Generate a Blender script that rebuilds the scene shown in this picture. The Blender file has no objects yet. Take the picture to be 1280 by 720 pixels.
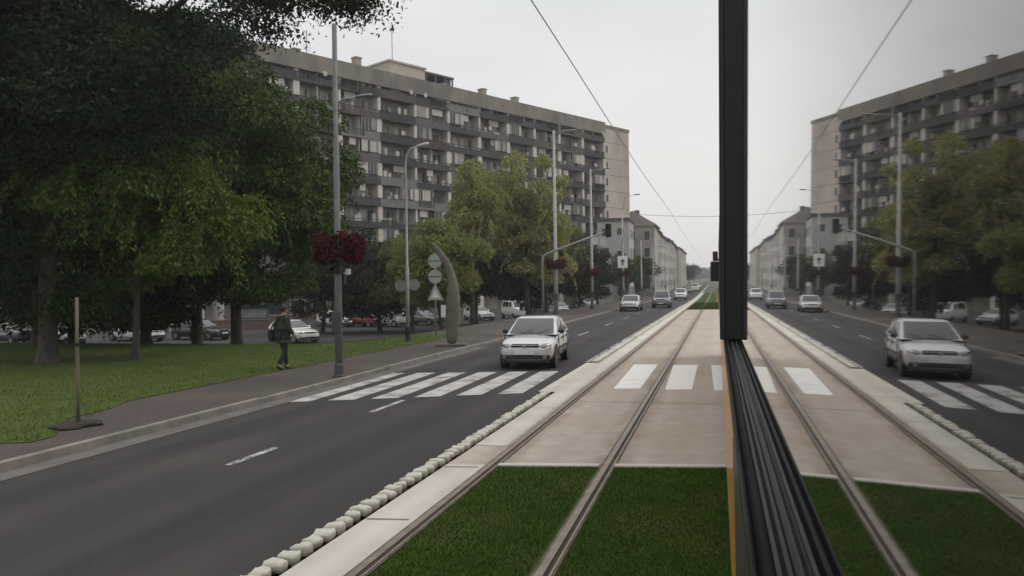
import bpy, bmesh, math, random
import numpy as np
from mathutils import Vector, Matrix
random.seed(7); RNG = np.random.default_rng(7)
R = math.radians
SC = bpy.context.scene
COL = SC.collection

# ------------------------------------------------------------------ camera, sky, sun, exposure
CAMH = 2.27
cam_d = bpy.data.cameras.new('camera'); cam = bpy.data.objects.new('camera', cam_d); COL.objects.link(cam)
cam_d.sensor_width = 36; cam_d.lens = 28.125; cam_d.clip_start = 0.02; cam_d.clip_end = 5000
cam.matrix_world = (Matrix.Translation((0, 0, CAMH)) @ Matrix.Rotation(R(14.41), 4, 'Z')
                    @ Matrix.Rotation(R(89.92), 4, 'X') @ Matrix.Rotation(R(-0.8), 4, 'Z'))
SC.camera = cam

SUN_EL, SUN_ROT = R(48), R(60)
w = bpy.data.worlds.new('World'); SC.world = w; w.use_nodes = True
nt = w.node_tree; nt.nodes.clear()
def N(t, **k):
    n = nt.nodes.new(t)
    for a, b in k.items(): setattr(n, a, b)
    return n
sky = N('ShaderNodeTexSky'); sky.sky_type = 'NISHITA'; sky.sun_disc = False
sky.sun_elevation = SUN_EL; sky.sun_rotation = SUN_ROT; sky.air_density = 1.0; sky.dust_density = 6; sky.ozone_density = 1
hsv = N('ShaderNodeHueSaturation'); hsv.inputs['Saturation'].default_value = 0.2
nt.links.new(sky.outputs[0], hsv.inputs['Color'])
tc = N('ShaderNodeTexCoord')
mp = N('ShaderNodeMapping'); mp.inputs['Scale'].default_value = (1.2, 1.2, 4.5)
nt.links.new(tc.outputs['Generated'], mp.inputs['Vector'])
nz = N('ShaderNodeTexNoise'); nz.inputs['Scale'].default_value = 1.3; nz.inputs['Detail'].default_value = 5; nz.inputs['Roughness'].default_value = 0.5
nt.links.new(mp.outputs[0], nz.inputs['Vector'])
cr = N('ShaderNodeValToRGB')
cr.color_ramp.elements[0].position = 0.32; cr.color_ramp.elements[0].color = (6.6, 6.85, 7.1, 1)
cr.color_ramp.elements[1].position = 0.68; cr.color_ramp.elements[1].color = (8.1, 8.2, 8.3, 1)
nt.links.new(nz.outputs['Fac'], cr.inputs[0])
sx = N('ShaderNodeSeparateXYZ'); nt.links.new(tc.outputs['Generated'], sx.inputs[0])
hz = N('ShaderNodeMapRange'); hz.interpolation_type = 'SMOOTHSTEP'
hz.inputs[1].default_value = 0.0; hz.inputs[2].default_value = 0.42; hz.inputs[3].default_value = 1; hz.inputs[4].default_value = 0
nt.links.new(sx.outputs['Z'], hz.inputs[0])
mh = N('ShaderNodeMix', data_type='RGBA'); nt.links.new(hz.outputs[0], mh.inputs[0])
nt.links.new(cr.outputs[0], mh.inputs[6]); mh.inputs[7].default_value = (8.7, 8.55, 8.2, 1)
zb = N('ShaderNodeMapRange'); zb.interpolation_type = 'SMOOTHSTEP'
zb.inputs[1].default_value = 0.30; zb.inputs[2].default_value = 0.85; zb.inputs[3].default_value = 0.81; zb.inputs[4].default_value = 1.45
nt.links.new(sx.outputs['Z'], zb.inputs[0])
zm = N('ShaderNodeVectorMath', operation='SCALE'); nt.links.new(mh.outputs[2], zm.inputs[0]); nt.links.new(zb.outputs[0], zm.inputs['Scale'])
mx = N('ShaderNodeMix', data_type='RGBA'); mx.inputs[0].default_value = 0.90
nt.links.new(hsv.outputs[0], mx.inputs[6]); nt.links.new(zm.outputs[0], mx.inputs[7])
bg = N('ShaderNodeBackground'); bg.inputs['Strength'].default_value = 0.1
nt.links.new(mx.outputs[2], bg.inputs['Color'])
wo = N('ShaderNodeOutputWorld'); nt.links.new(bg.outputs[0], wo.inputs['Surface'])

sd = bpy.data.lights.new('sun', 'SUN'); sd.energy = 0.75; sd.angle = R(30); sd.color = (1, .88, .76)
so = bpy.data.objects.new('sun', sd); COL.objects.link(so)
so.rotation_euler = (math.pi/2 - SUN_EL, 0, math.pi - SUN_ROT)
SC.view_settings.view_transform = 'Standard'; SC.view_settings.look = 'None'
SC.view_settings.exposure = 0.38; SC.view_settings.gamma = 1.0; SC.view_settings.use_curve_mapping = False

# ------------------------------------------------------------------ materials
MATS = {}
def mat(name, c, rough=0.8, c2=None, scale=3.0, metal=0.0, bump=0.0, ior=1.45, c3=None, scale3=0.25, detail=6, spec=0.5, stretch=None, coat=0):
    """procedural material: base colour broken up by two octaves of noise, optional bump"""
    if name in MATS: return MATS[name]
    m = bpy.data.materials.new(name); m.use_nodes = True
    t = m.node_tree; b = t.nodes['Principled BSDF']
    b.inputs['Roughness'].default_value = rough; b.inputs['Metallic'].default_value = metal
    b.inputs['IOR'].default_value = ior; b.inputs['Specular IOR Level'].default_value = spec
    b.inputs['Coat Weight'].default_value = coat; b.inputs['Coat Roughness'].default_value = 0.06
    if c2 is None: c2 = tuple(x*0.82 for x in c)
    g = t.nodes.new('ShaderNodeTexCoord')
    vec = g.outputs['Object']
    if stretch:
        mpn = t.nodes.new('ShaderNodeMapping'); mpn.inputs['Scale'].default_value = stretch
        t.links.new(vec, mpn.inputs[0]); vec = mpn.outputs[0]
    n = t.nodes.new('ShaderNodeTexNoise'); n.inputs['Scale'].default_value = scale; n.inputs['Detail'].default_value = detail
    t.links.new(vec, n.inputs['Vector'])
    r = t.nodes.new('ShaderNodeMapRange'); r.inputs[1].default_value = .34; r.inputs[2].default_value = .66
    t.links.new(n.outputs['Fac'], r.inputs[0])
    x = t.nodes.new('ShaderNodeMix'); x.data_type = 'RGBA'
    x.inputs[6].default_value = (*c, 1); x.inputs[7].default_value = (*c2, 1); t.links.new(r.outputs[0], x.inputs[0])
    out = x.outputs[2]
    if c3:
        n3 = t.nodes.new('ShaderNodeTexNoise'); n3.inputs['Scale'].default_value = scale3; n3.inputs['Detail'].default_value = 4
        t.links.new(vec, n3.inputs['Vector'])
        r3 = t.nodes.new('ShaderNodeMapRange'); r3.inputs[1].default_value = .48; r3.inputs[2].default_value = .68
        t.links.new(n3.outputs['Fac'], r3.inputs[0])
        x3 = t.nodes.new('ShaderNodeMix'); x3.data_type = 'RGBA'; x3.inputs[7].default_value = (*c3, 1)
        t.links.new(r3.outputs[0], x3.inputs[0]); t.links.new(out, x3.inputs[6]); out = x3.outputs[2]
    t.links.new(out, b.inputs['Base Color'])
    if bump:
        nb = t.nodes.new('ShaderNodeTexNoise'); nb.inputs['Scale'].default_value = scale*6; nb.inputs['Detail'].default_value = 4
        t.links.new(vec, nb.inputs['Vector'])
        bp = t.nodes.new('ShaderNodeBump'); bp.inputs['Strength'].default_value = bump; bp.inputs['Distance'].default_value = 0.02
        t.links.new(nb.outputs['Fac'], bp.inputs['Height']); t.links.new(bp.outputs[0], b.inputs['Normal'])
    MATS[name] = m
    return m

def leafmat(name, cols, trans=0.25):
    """leaves: colour picked per leaf, a little light coming through"""
    if name in MATS: return MATS[name]
    m = bpy.data.materials.new(name); m.use_nodes = True
    t = m.node_tree; t.nodes.clear()
    ge = t.nodes.new('ShaderNodeNewGeometry'); r = t.nodes.new('ShaderNodeValToRGB')
    el = r.color_ramp.elements
    while len(el) < len(cols): el.new(0.5)
    for i, c in enumerate(cols): el[i].position = i/(len(cols)-1); el[i].color = (*c, 1)
    t.links.new(ge.outputs['Random Per Island'], r.inputs[0])
    d = t.nodes.new('ShaderNodeBsdfPrincipled'); d.inputs['Roughness'].default_value = .7; d.inputs['Specular IOR Level'].default_value = .08
    tr = t.nodes.new('ShaderNodeBsdfTranslucent'); mx_ = t.nodes.new('ShaderNodeMixShader'); mx_.inputs[0].default_value = trans
    t.links.new(r.outputs[0], d.inputs['Base Color']); t.links.new(r.outputs[0], tr.inputs['Color'])
    t.links.new(d.outputs[0], mx_.inputs[1]); t.links.new(tr.outputs[0], mx_.inputs[2])
    o = t.nodes.new('ShaderNodeOutputMaterial'); t.links.new(mx_.outputs[0], o.inputs['Surface'])
    MATS[name] = m
    return m

M_ground = mat('ground_earth', (.075, .066, .052), .95, (.055, .052, .038), 1.2, bump=.3, c3=(.05, .06, .03))
M_asph = mat('asphalt', (.055, .0515, .0505), .93, (.038, .036, .036), 38, bump=.6, c3=(.064, .059, .056), scale3=.6, stretch=(1, .6, 1), spec=.25)
M_walk = mat('pavement_asphalt', (.084, .070, .062), .95, (.064, .054, .049), 9, bump=.4, c3=(.10, .085, .074), scale3=.35, spec=.2)
M_conc = mat('track_concrete', (.44, .385, .33), .9, (.375, .325, .275), 3.5, bump=.25, c3=(.385, .31, .245), scale3=.3, spec=.2)
M_strip = mat('edge_concrete', (.52, .485, .42), .85, (.44, .41, .355), 1.3, bump=.15, c3=(.56, .525, .46), scale3=.35)
M_kerb = mat('kerb_stone', (.22, .20, .18), .85, (.14, .127, .113), 2.2, bump=.2)
M_stone = mat('white_stone', (.50, .48, .42), .9, (.36, .35, .30), 4, bump=.5, c3=(.29, .28, .22), scale3=1.0)
M_paint = None
M_paint2 = mat('track_paint', (.68, .655, .62), .7, (.58, .55, .51), 2.0)
M_rail = mat('rail_steel', (.27, .22, .17), .42, (.19, .15, .11), 5, metal=.55)
M_groove = mat('rail_groove', (.035, .026, .02), .9, (.055, .04, .028), 6)
M_case = mat('rail_casing', (.17, .135, .105), .9, (.085, .066, .05), 5)
M_lawn = mat('lawn_turf', (.064, .092, .022), .95, (.048, .070, .017), 1.4, bump=.5, c3=(.082, .092, .032), scale3=.3, spec=.1)
M_turf = mat('track_turf', (.036, .070, .008), .95, (.026, .052, .008), 2.5, bump=.6, c3=(.058, .070, .020), scale3=.9, spec=.1)
M_bark = mat('bark', (.07, .058, .045), .95, (.04, .034, .028), 6, bump=.6, stretch=(1, 1, .2))
M_bark2 = mat('weathered_wood', (.15, .135, .10), .9, (.10, .09, .066), 8, bump=.4, stretch=(1, 1, .2))
M_mast = mat('darker_mast', (.16, .168, .162), .6, (.12, .127, .12), 4, metal=.35)  # darker grey than the galvanised steel, used on the two nearest masts
M_galv = mat('galvanised_steel', (.34, .345, .325), .55, (.27, .275, .26), 4, metal=.35)
M_dgal = mat('dark_steel', (.075, .078, .075), .6, (.055, .056, .055), 4, metal=.3)
def worn(name, c, lo=.42, hi=.60, scale=2.2, rough=.85, fine=26.0):
    """thin layer (paint, stain) with holes where it has worn through"""
    m = bpy.data.materials.new(name); m.use_nodes = True; t = m.node_tree; b = t.nodes['Principled BSDF']
    b.inputs['Base Color'].default_value = (*c, 1); b.inputs['Roughness'].default_value = rough; b.inputs['Specular IOR Level'].default_value = .2
    g = t.nodes.new('ShaderNodeTexCoord'); a = []
    for sc in (scale, fine):
        n = t.nodes.new('ShaderNodeTexNoise'); n.inputs['Scale'].default_value = sc; n.inputs['Detail'].default_value = 6; t.links.new(g.outputs['Object'], n.inputs['Vector']); a.append(n)
    mt = t.nodes.new('ShaderNodeMix'); mt.data_type = 'FLOAT'; mt.inputs[0].default_value = .45
    t.links.new(a[0].outputs['Fac'], mt.inputs[2]); t.links.new(a[1].outputs['Fac'], mt.inputs[3])
    r = t.nodes.new('ShaderNodeMapRange'); r.inputs[1].default_value = lo; r.inputs[2].default_value = hi; r.inputs[3].default_value = 1; r.inputs[4].default_value = 0
    t.links.new(mt.outputs[0], r.inputs[0]); t.links.new(r.outputs[0], b.inputs['Alpha'])
    return m
def bands(m, centres, half, c, amount, scale=1.2, sy=.25):
    """dirt worn along the direction of travel: soft noisy bands round the lines x = centres"""
    t = m.node_tree; b = t.nodes['Principled BSDF']; old = b.inputs['Base Color'].links[0].from_socket
    g = t.nodes.new('ShaderNodeTexCoord'); sp = t.nodes.new('ShaderNodeSeparateXYZ'); t.links.new(g.outputs['Object'], sp.inputs[0]); acc = None
    for cx in centres:
        a = t.nodes.new('ShaderNodeMath'); a.operation = 'SUBTRACT'; a.inputs[1].default_value = cx; t.links.new(sp.outputs['X'], a.inputs[0])
        d = t.nodes.new('ShaderNodeMath'); d.operation = 'ABSOLUTE'; t.links.new(a.outputs[0], d.inputs[0])
        if acc is None: acc = d
        else:
            q = t.nodes.new('ShaderNodeMath'); q.operation = 'MINIMUM'; t.links.new(acc.outputs[0], q.inputs[0]); t.links.new(d.outputs[0], q.inputs[1]); acc = q
    r = t.nodes.new('ShaderNodeMapRange'); r.interpolation_type = 'SMOOTHSTEP'; r.inputs[1].default_value = half*.25; r.inputs[2].default_value = half; r.inputs[3].default_value = 1; r.inputs[4].default_value = 0
    t.links.new(acc.outputs[0], r.inputs[0])
    mp_ = t.nodes.new('ShaderNodeMapping'); mp_.inputs['Scale'].default_value = (1, sy, 1); t.links.new(g.outputs['Object'], mp_.inputs[0])
    n = t.nodes.new('ShaderNodeTexNoise'); n.inputs['Scale'].default_value = scale; n.inputs['Detail'].default_value = 7; n.inputs['Roughness'].default_value = .65; t.links.new(mp_.outputs[0], n.inputs['Vector'])
    rn = t.nodes.new('ShaderNodeMapRange'); rn.inputs[1].default_value = .35; rn.inputs[2].default_value = .65; rn.inputs[3].default_value = .15; rn.inputs[4].default_value = 1; t.links.new(n.outputs['Fac'], rn.inputs[0])
    mu = t.nodes.new('ShaderNodeMath'); mu.operation = 'MULTIPLY'; t.links.new(r.outputs[0], mu.inputs[0]); t.links.new(rn.outputs[0], mu.inputs[1])
    m2 = t.nodes.new('ShaderNodeMath'); m2.operation = 'MULTIPLY'; m2.inputs[1].default_value = amount; t.links.new(mu.outputs[0], m2.inputs[0])
    x = t.nodes.new('ShaderNodeMix'); x.data_type = 'RGBA'; x.inputs[7].default_value = (*c, 1); t.links.new(m2.outputs[0], x.inputs[0]); t.links.new(old, x.inputs[6]); t.links.new(x.outputs[2], b.inputs['Base Color'])
bands(M_asph, (-7.55, -4.95), .55, (.026, .024, .023), .55, 1.6, .15)
bands(M_asph, (-8.15, -6.95, -5.55, -4.3), .36, (.072, .067, .064), .35, 2.2, .08)
bands(M_conc, (-2.79, -1.36), .42, (.20, .14, .095), .65, 2.4, .3)
bands(M_conc, (-2.07, -.6), .5, (.30, .245, .195), .40, 1.3, .35)
bands(M_strip, (-2.86, -3.4), .28, (.33, .29, .235), .5, 3.0, .4)
M_black = mat('black_plastic', (.015, .015, .016), .5, (.010, .010, .011), 8)
M_rubber = mat('rubber', (.011, .011, .012), .45, (.008, .008, .009), 6, spec=.3)
M_white = mat('white_enamel', (.72, .72, .70), .5, (.62, .62, .60), 3)
M_wire = mat('copper_wire', (.22, .21, .20), .5)

# ------------------------------------------------------------------ mesh helpers
def tag(o, label=None, cat=None, group=None, kind=None):
    if label: o['label'] = label
    if cat: o['category'] = cat
    if group: o['group'] = group
    if kind: o['kind'] = kind
    return o
def empty(name, loc, rz=0, label=None, cat=None, group=None):
    o = bpy.data.objects.new(name, None); COL.objects.link(o); o.location = loc; o.rotation_euler = (0, 0, rz)
    o.empty_display_size = .3
    return tag(o, label, cat, group)
class MB:
    """collects shapes and links them as ONE mesh object"""
    def __init__(s): s.v = []; s.f = []; s.mi = []; s.cur = 0
    def add(s, vs, fs):
        k = len(s.v); s.v += [tuple(v) for v in vs]; s.f += [tuple(i+k for i in f) for f in fs]; s.mi += [s.cur]*len(fs)
    def box(s, a, b):
        x0, y0, z0 = a; x1, y1, z1 = b
        s.add([(x0,y0,z0),(x1,y0,z0),(x1,y1,z0),(x0,y1,z0),(x0,y0,z1),(x1,y0,z1),(x1,y1,z1),(x0,y1,z1)],
              [(0,3,2,1),(4,5,6,7),(0,1,5,4),(1,2,6,5),(2,3,7,6),(3,0,4,7)])
    def hexa(s, p):
        s.add(p, [(0,3,2,1),(4,5,6,7),(0,1,5,4),(1,2,6,5),(2,3,7,6),(3,0,4,7)])
    def tube(s, pts, rad, n=8, cap=True):
        pts = [Vector(p) for p in pts]; m = len(pts)
        rad = rad if hasattr(rad, '__len__') else [rad]*m
        up = None; vs = []; fs = []
        for i, p in enumerate(pts):
            d = (pts[min(i+1, m-1)] - pts[max(i-1, 0)]).normalized()
            if up is None: up = Vector((1, 0, 0)) if abs(d.x) < .9 else Vector((0, 1, 0))
            u = (up - d*up.dot(d)).normalized(); up = u; v = d.cross(u)
            for k in range(n):
                a = 2*math.pi*k/n; vs.append(p + (u*math.cos(a) + v*math.sin(a))*rad[i])
        for i in range(m-1):
            for k in range(n): fs.append((i*n+k, i*n+(k+1) % n, (i+1)*n+(k+1) % n, (i+1)*n+k))
        if cap: fs += [tuple(range(n))[::-1], tuple(range((m-1)*n, m*n))]
        s.add(vs, fs)
    def lathe(s, prof, n=20, c=(0,0,0), axis='z'):
        vs = []; fs = []
        for (r_, h) in prof:
            for k in range(n):
                a = 2*math.pi*k/n
                q = (r_*math.cos(a), r_*math.sin(a), h)
                if axis == 'x': q = (h, q[0], q[1])
                if axis == 'y': q = (q[0], h, q[1])
                vs.append((q[0]+c[0], q[1]+c[1], q[2]+c[2]))
        m = len(prof)
        for i in range(m-1):
            for k in range(n): fs.append((i*n+k, i*n+(k+1) % n, (i+1)*n+(k+1) % n, (i+1)*n+k))
        fs += [tuple(range(n))[::-1], tuple(range((m-1)*n, m*n))]
        s.add(vs, fs)
    def prism(s, poly, h0, h1, axis='z'):
        n = len(poly)
        def P(a, b, h): return (a, b, h) if axis == 'z' else ((a, h, b) if axis == 'y' else (h, a, b))
        s.add([P(a, b, h0) for a, b in poly] + [P(a, b, h1) for a, b in poly],
              [tuple(range(n))[::-1], tuple(range(n, 2*n))] + [(i, (i+1) % n, (i+1) % n+n, i+n) for i in range(n)])
    def build(s, name, m, parent=None, bevel=0, smooth=False, sub=0, seg=2):
        me = bpy.data.meshes.new(name); me.from_pydata(s.v, [], s.f)
        ms = m if isinstance(m, (list, tuple)) else [m]
        for q in ms: me.materials.append(q)
        if len(ms) > 1: me.polygons.foreach_set('material_index', s.mi)
        bm = bmesh.new(); bm.from_mesh(me); bmesh.ops.recalc_face_normals(bm, faces=bm.faces); bm.to_mesh(me); bm.free()
        o = bpy.data.objects.new(name, me); COL.objects.link(o)
        if smooth: me.polygons.foreach_set('use_smooth', [True]*len(me.polygons))
        if bevel:
            b = o.modifiers.new('bevel', 'BEVEL'); b.width = bevel; b.segments = seg; b.limit_method = 'ANGLE'; b.angle_limit = R(35)
        if sub:
            q = o.modifiers.new('subdivision', 'SUBSURF'); q.levels = sub; q.render_levels = sub
        o.parent = parent
        return o
def copy_tree(o, parent=None):
    c = o.copy(); COL.objects.link(c); c.parent = parent
    for ch in [q for q in o.children]: copy_tree(ch, c)
    return c
def icos(rad=1.0, sub=2):
    bm = bmesh.new(); bmesh.ops.create_icosphere(bm, subdivisions=sub, radius=rad)
    v = [tuple(q.co) for q in bm.verts]; f = [tuple(x.index for x in q.verts) for q in bm.faces]; bm.free()
    return v, f

# ------------------------------------------------------------------ terrain
def S(t): t = min(1, max(0, t)); return t*t*(3-2*t)
def rise(Y):
    t = Y-110
    return 0.0 if t <= 0 else .012*(math.sqrt(t*t+3600)-60)
def gh(X, Y): return rise(Y) - 1.15*S((Y-28)/9)*S((-13.5-X)/5)
def sheet(name, xs, ys, dz, m, kind='structure', shear=0.0, skirt=0.0):
    mb = MB(); nx = len(xs)
    vs = [(x, y + shear*x, gh(x, y+shear*x)+dz) for y in ys for x in xs]
    mb.add(vs, [(j*nx+i, j*nx+i+1, (j+1)*nx+i+1, (j+1)*nx+i) for j in range(len(ys)-1) for i in range(nx-1)])
    o = mb.build(name, m); o['kind'] = kind
    return o
def lin(a, b, n): return [a+(b-a)*i/n for i in range(n+1)]
far_y = lin(100, 300, 20)[1:] + lin(300, 1500, 16)[1:]
sheet('ground', lin(-600, -60, 12)[:-1]+lin(-60, -8, 52)+lin(0, 60, 6)+lin(60, 600, 8)[1:], lin(-80, 0, 6)[:-1]+lin(0, 100, 100)+far_y, -.04, M_ground)
KL, KR = -8.86, -3.62                     # the two kerb lines of the road
road_y = lin(-30, 110, 30)+far_y
sheet('road', [KL, KR], road_y, 0, M_asph)
sheet('road', [5.2, 11.5], road_y, 0, M_asph)
sheet('track_bed', [KR+.25, -2.6, 0, 4.9], [10.1]+lin(12, 110, 30)+far_y[:8], .02, M_conc, shear=.16)
sheet('track_bed', [KR+.25, -2.86], lin(-30, 10.2, 10), .022, M_strip, shear=.16)
sheet('track_turf', [-2.72, -1.44], lin(-30, 10.1, 10), .020, M_turf, shear=.16)
sheet('track_turf', [-1.28, 4.9], lin(-30, 10.1, 10), .020, M_turf, shear=.16)
sheet('track_turf', [-2.72, -1.44], lin(73, 110, 10)+far_y[:8], .026, M_turf)
sheet('track_turf', [-1.28, 1.0], lin(73, 110, 10)+far_y[:8], .026, M_turf)
sheet('edge_strip', [KR+.25, -2.92], lin(10.9, 110, 20)+far_y[:8], .026, M_strip)
sheet('sidewalk', [-11.45, -9.4, KL-.12], lin(-30, 30, 30), .10, M_walk)
sheet('sidewalk', [-13.5, -12.6, -11.45, -9.4, KL-.12], lin(30, 110, 30)+far_y[:14], .10, M_walk)

sheet('lawn', lin(-90, -16, 22)+lin(-15, -11.4, 6), lin(13.5, 36.5, 30), .112, M_lawn)
sheet('lawn', lin(-90, -13, 12), [9.3, 10.5, 12, 13.5], .112, M_lawn)
mb = MB(); mb.add([(-13, 13.5, .112), (-11.4, 13.5, .112), (-11.0, 12.6, .112), (-10.9, 11.6, .112), (-10.4, 10.6, .112), (-9.75, 10.0, .112), (-9.7, 9.5, .112), (-10.6, 9.2, .112), (-13, 9.3, .112)], [tuple(range(9))])
mb.build('lawn', M_lawn)['kind'] = 'structure'
sheet('sidewalk', [-60, -30, -11.45], lin(-30, 9.4, 8), .10, M_walk)
sheet('parking_lot', lin(-120, -14, 50), lin(37, 110, 30), .03, M_asph)
sheet('plaza', lin(-19.5, -13.5, 6), lin(29.3, 62, 24), .104, M_walk)

# kerbs
def kerb(name, x0, x1, ys, h, m):
    mb = MB()
    for y0, y1 in ys:
        n = max(1, int((y1-y0)/6)); q = lin(y0, y1, n)
        for a, b in zip(q[:-1], q[1:]):
            g0, g1 = gh(x0, a)-.05, gh(x0, b)-.05
            b -= .012
            mb.hexa([(x0,a,g0),(x1,a,g0),(x1,b,g1),(x0,b,g1),(x0,a,g0+h+.05),(x1,a,g0+h+.05),(x1,b,g1+h+.05),(x0,b,g1+h+.05)])
    o = mb.build(name, m, bevel=.012); o['kind'] = 'structure'; return o
kerb('kerb', KL-.12, KL+.015, [(-30, 14.2), (20.4, 29.0), (47, 330)], .125, M_kerb)
kerb('kerb', KL-.12, KL+.015, [(14.2, 20.4), (29.0, 47)], .112, M_kerb)
kerb('kerb', KR+.02, KR+.22, [(23.2, 330)], .075, M_stone)
sheet('ramp', [KR-.12, KR+.25], lin(16.7, 23.1, 4), .025, M_strip)
sheet('gutter', [KL+.02, KL+.42], lin(-30, 29, 20), .005, mat('gutter_concrete', (.125, .115, .108), .9, (.09, .083, .078), 1.8, bump=.2))

# individual rounded white stones along the track edge
STG = 'white kerb stones edging the tram track'
for i in range(92):
    y = -2.2+i*.205
    KS = [random.uniform(.85, 1.12) for _ in range(3)]
    bm = bmesh.new(); bmesh.ops.create_icosphere(bm, subdivisions=3, radius=1)
    for v in bm.verts:
        c = v.co; 
        for a in range(3): c[a] = math.copysign(abs(c[a])**.42, c[a])
        k = 1+.07*math.sin(3*c.x+i*1.7)+.06*math.sin(4*c.y+i)
        kx, ky, kz = KS; v.co = Vector((c.x*.085*k*kx, c.y*.092*k*ky, max(-.04, c.z*.047*k*kz)+.006*math.sin(7*c.x+5*c.y+i*2.3)))
    me = bpy.data.meshes.new('kerb_stone'); bm.to_mesh(me); bm.free(); me.materials.append(M_stone)
    me.polygons.foreach_set('use_smooth', [True]*len(me.polygons))
    o = bpy.data.objects.new('kerb_stone', me); COL.objects.link(o)
    o.location = (KR+.11+random.uniform(-.015, .015), y, .03); o.rotation_euler = (random.uniform(-.06,.06), random.uniform(-.06,.06), random.uniform(-.25, .25))
    tag(o, 'rounded off-white stone block in the kerb row between asphalt road and tram track', 'kerb stone', STG)

# painted markings
def quad(mb, p, z): mb.add([(x, y, z) for x, y in p], [(0, 1, 2, 3)])
mb = MB()
for x in [-8.55+k*.80 for k in range(6)]:
    ya, yb = 14.5+(x+8.54)*.46, 19.9+(x+8.6)*.24
    quad(mb, [(x, ya), (x+.50, ya+.22), (x+.42, yb+.12), (x-.06, yb)], .0045)
mb.build('road_marking', worn('road_paint', (.42, .41, .40), .47, .72, 1.6))['kind'] = 'structure'
mb = MB()
for x in (-2.22, -1.12, -.10, .92): quad(mb, [(x, 17.4), (x+.56, 17.5), (x+.56-.0, 22.9), (x-.10, 22.8)], .0245)
mb.build('track_marking', worn('track_paint', (.74, .72, .68), .58, .80, 1.8))['kind'] = 'structure'
M_worn = worn('worn_paint', (.42, .41, .41), .44, .6, 3.0)
mb = MB()
for y in [9.15+k*9.0 for k in (-2,-1,0,2,3,4,5,6,7,8,9)]: quad(mb, [(-6.25, y), (-6.14, y), (-6.14, y+1.15+(2 if y > 20 else 0)), (-6.25, y+1.15+(2 if y > 20 else 0))], .0045)
quad(mb, [(-7.05, 16.0), (-6.95, 14.0), (-6.86, 14.0), (-6.95, 16.0)], .0045) if False else None
quad(mb, [(-6.26, 13.6), (-6.15, 13.6), (-6.15, 15.2), (-6.26, 15.2)], .0046)
quad(mb, [(KR-.22, 23.5), (KR-.10, 23.5), (KR-.10, 90), (KR-.22, 90)], .0045)
quad(mb, [(-8.3, 22.0), (-4.2, 22.6), (-4.2, 22.95), (-8.3, 22.35)], .0045) if False else None
mb.build('road_marking', M_worn)['kind'] = 'structure'
# joints of the concrete slab
mb = MB()
for y in (2.6, 4.9, 7.2, 9.5, 14.4, 20.2, 26, 32, 38, 44, 50, 56, 62, 68): quad(mb, [(KR+.27, y-.012), (-2.93, y+.05), (-2.93, y+.072), (KR+.27, y+.012)], .030)
for y in (15.4, 25, 32, 38, 44, 50, 56, 62, 68): quad(mb, [(-2.71, y-.01), (-1.45, y-.01), (-1.45, y+.01), (-2.71, y+.01)], .0262); quad(mb, [(-1.27, y-.01), (.9, y-.01), (.9, y+.01), (-1.27, y+.01)], .0262)
mb.build('slab_joint', mat('joint_dirt', (.15, .13, .11), .95))['kind'] = 'structure'
# low concrete edge where the turf ends
mb = MB()
for x0, x1 in ((-2.70, -1.45), (-1.27, 4.9)):
    y0, y1 = 10.1+.16*x0, 10.1+.16*x1
    mb.hexa([(x0,y0-.02,0),(x1,y1-.02,0),(x1,y1+.11,0),(x0,y0+.11,0),(x0,y0-.02,.045),(x1,y1-.02,.045),(x1,y1+.11,.045),(x0,y0+.11,.045)])
mb.build('slab_edge', M_strip, bevel=.01)['kind'] = 'structure'

# grooved rails
for xr, lab in ((-2.79, 'rusty grooved tram rail nearer the road'), (-1.36, 'rusty grooved tram rail nearer the tram side')):
    t = empty('tram_rail', (xr, 0, .02), 0, lab, 'rail', 'rails of the empty tram track')
    ys = lin(-30, 110, 14)+far_y[:9]
    def strip(name, a, b, z0, z1, m):
        q = MB()
        for y0, y1 in zip(ys[:-1], ys[1:]):
            r0, r1 = rise(y0), rise(y1)
            q.hexa([(a,y0,r0+z0),(b,y0,r0+z0),(b,y1,r1+z0),(a,y1,r1+z0),(a,y0,r0+z1),(b,y0,r0+z1),(b,y1,r1+z1),(a,y1,r1+z1)])
        q.build(name, m, t)
    strip('casing', -.076, -.048, -.05, .010, M_case)
    strip('casing', .088, .104, -.05, .010, M_case)
    strip('rail_head', -.045, .022, -.05, .018, M_rail)
    strip('groove', .024, .062, -.05, .008, M_groove)
    strip('guard_lip', .064, .085, -.05, .015, M_rail)

# ------------------------------------------------------------------ grass blades (stuff)
def blades(name, x0, x1, y0, y1, n, h, wd, m, zf, test=None):
    xy = np.stack([RNG.uniform(x0, x1, n), y0+(y1-y0)*RNG.uniform(0, 1, n)**1.5], 1)
    if test is not None: xy = xy[test(xy)]
    n = len(xy)
    z = np.array([zf(a, b) for a, b in xy])
    a = RNG.uniform(0, 2*np.pi, n); hh = h*RNG.uniform(.5, 1.2, n)
    dx, dy = np.cos(a)*wd, np.sin(a)*wd; lx, ly = RNG.normal(0, .45, n)*hh, RNG.normal(0, .45, n)*hh
    v = np.zeros((n, 3, 3), np.float32)
    v[:, 0] = np.stack([xy[:, 0]-dx, xy[:, 1]-dy, z], 1); v[:, 1] = np.stack([xy[:, 0]+dx, xy[:, 1]+dy, z], 1)
    v[:, 2] = np.stack([xy[:, 0]+lx, xy[:, 1]+ly, z+hh], 1)
    me = bpy.data.meshes.new(name); me.vertices.add(3*n); me.vertices.foreach_set('co', v.ravel())
    me.loops.add(3*n); me.loops.foreach_set('vertex_index', np.arange(3*n)); me.polygons.add(n)
    me.polygons.foreach_set('loop_start', np.arange(0, 3*n, 3)); me.polygons.foreach_set('loop_total', np.full(n, 3)); me.update(calc_edges=True)
    me.materials.append(m); o = bpy.data.objects.new(name, me); COL.objects.link(o); o['kind'] = 'stuff'
    return o
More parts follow.
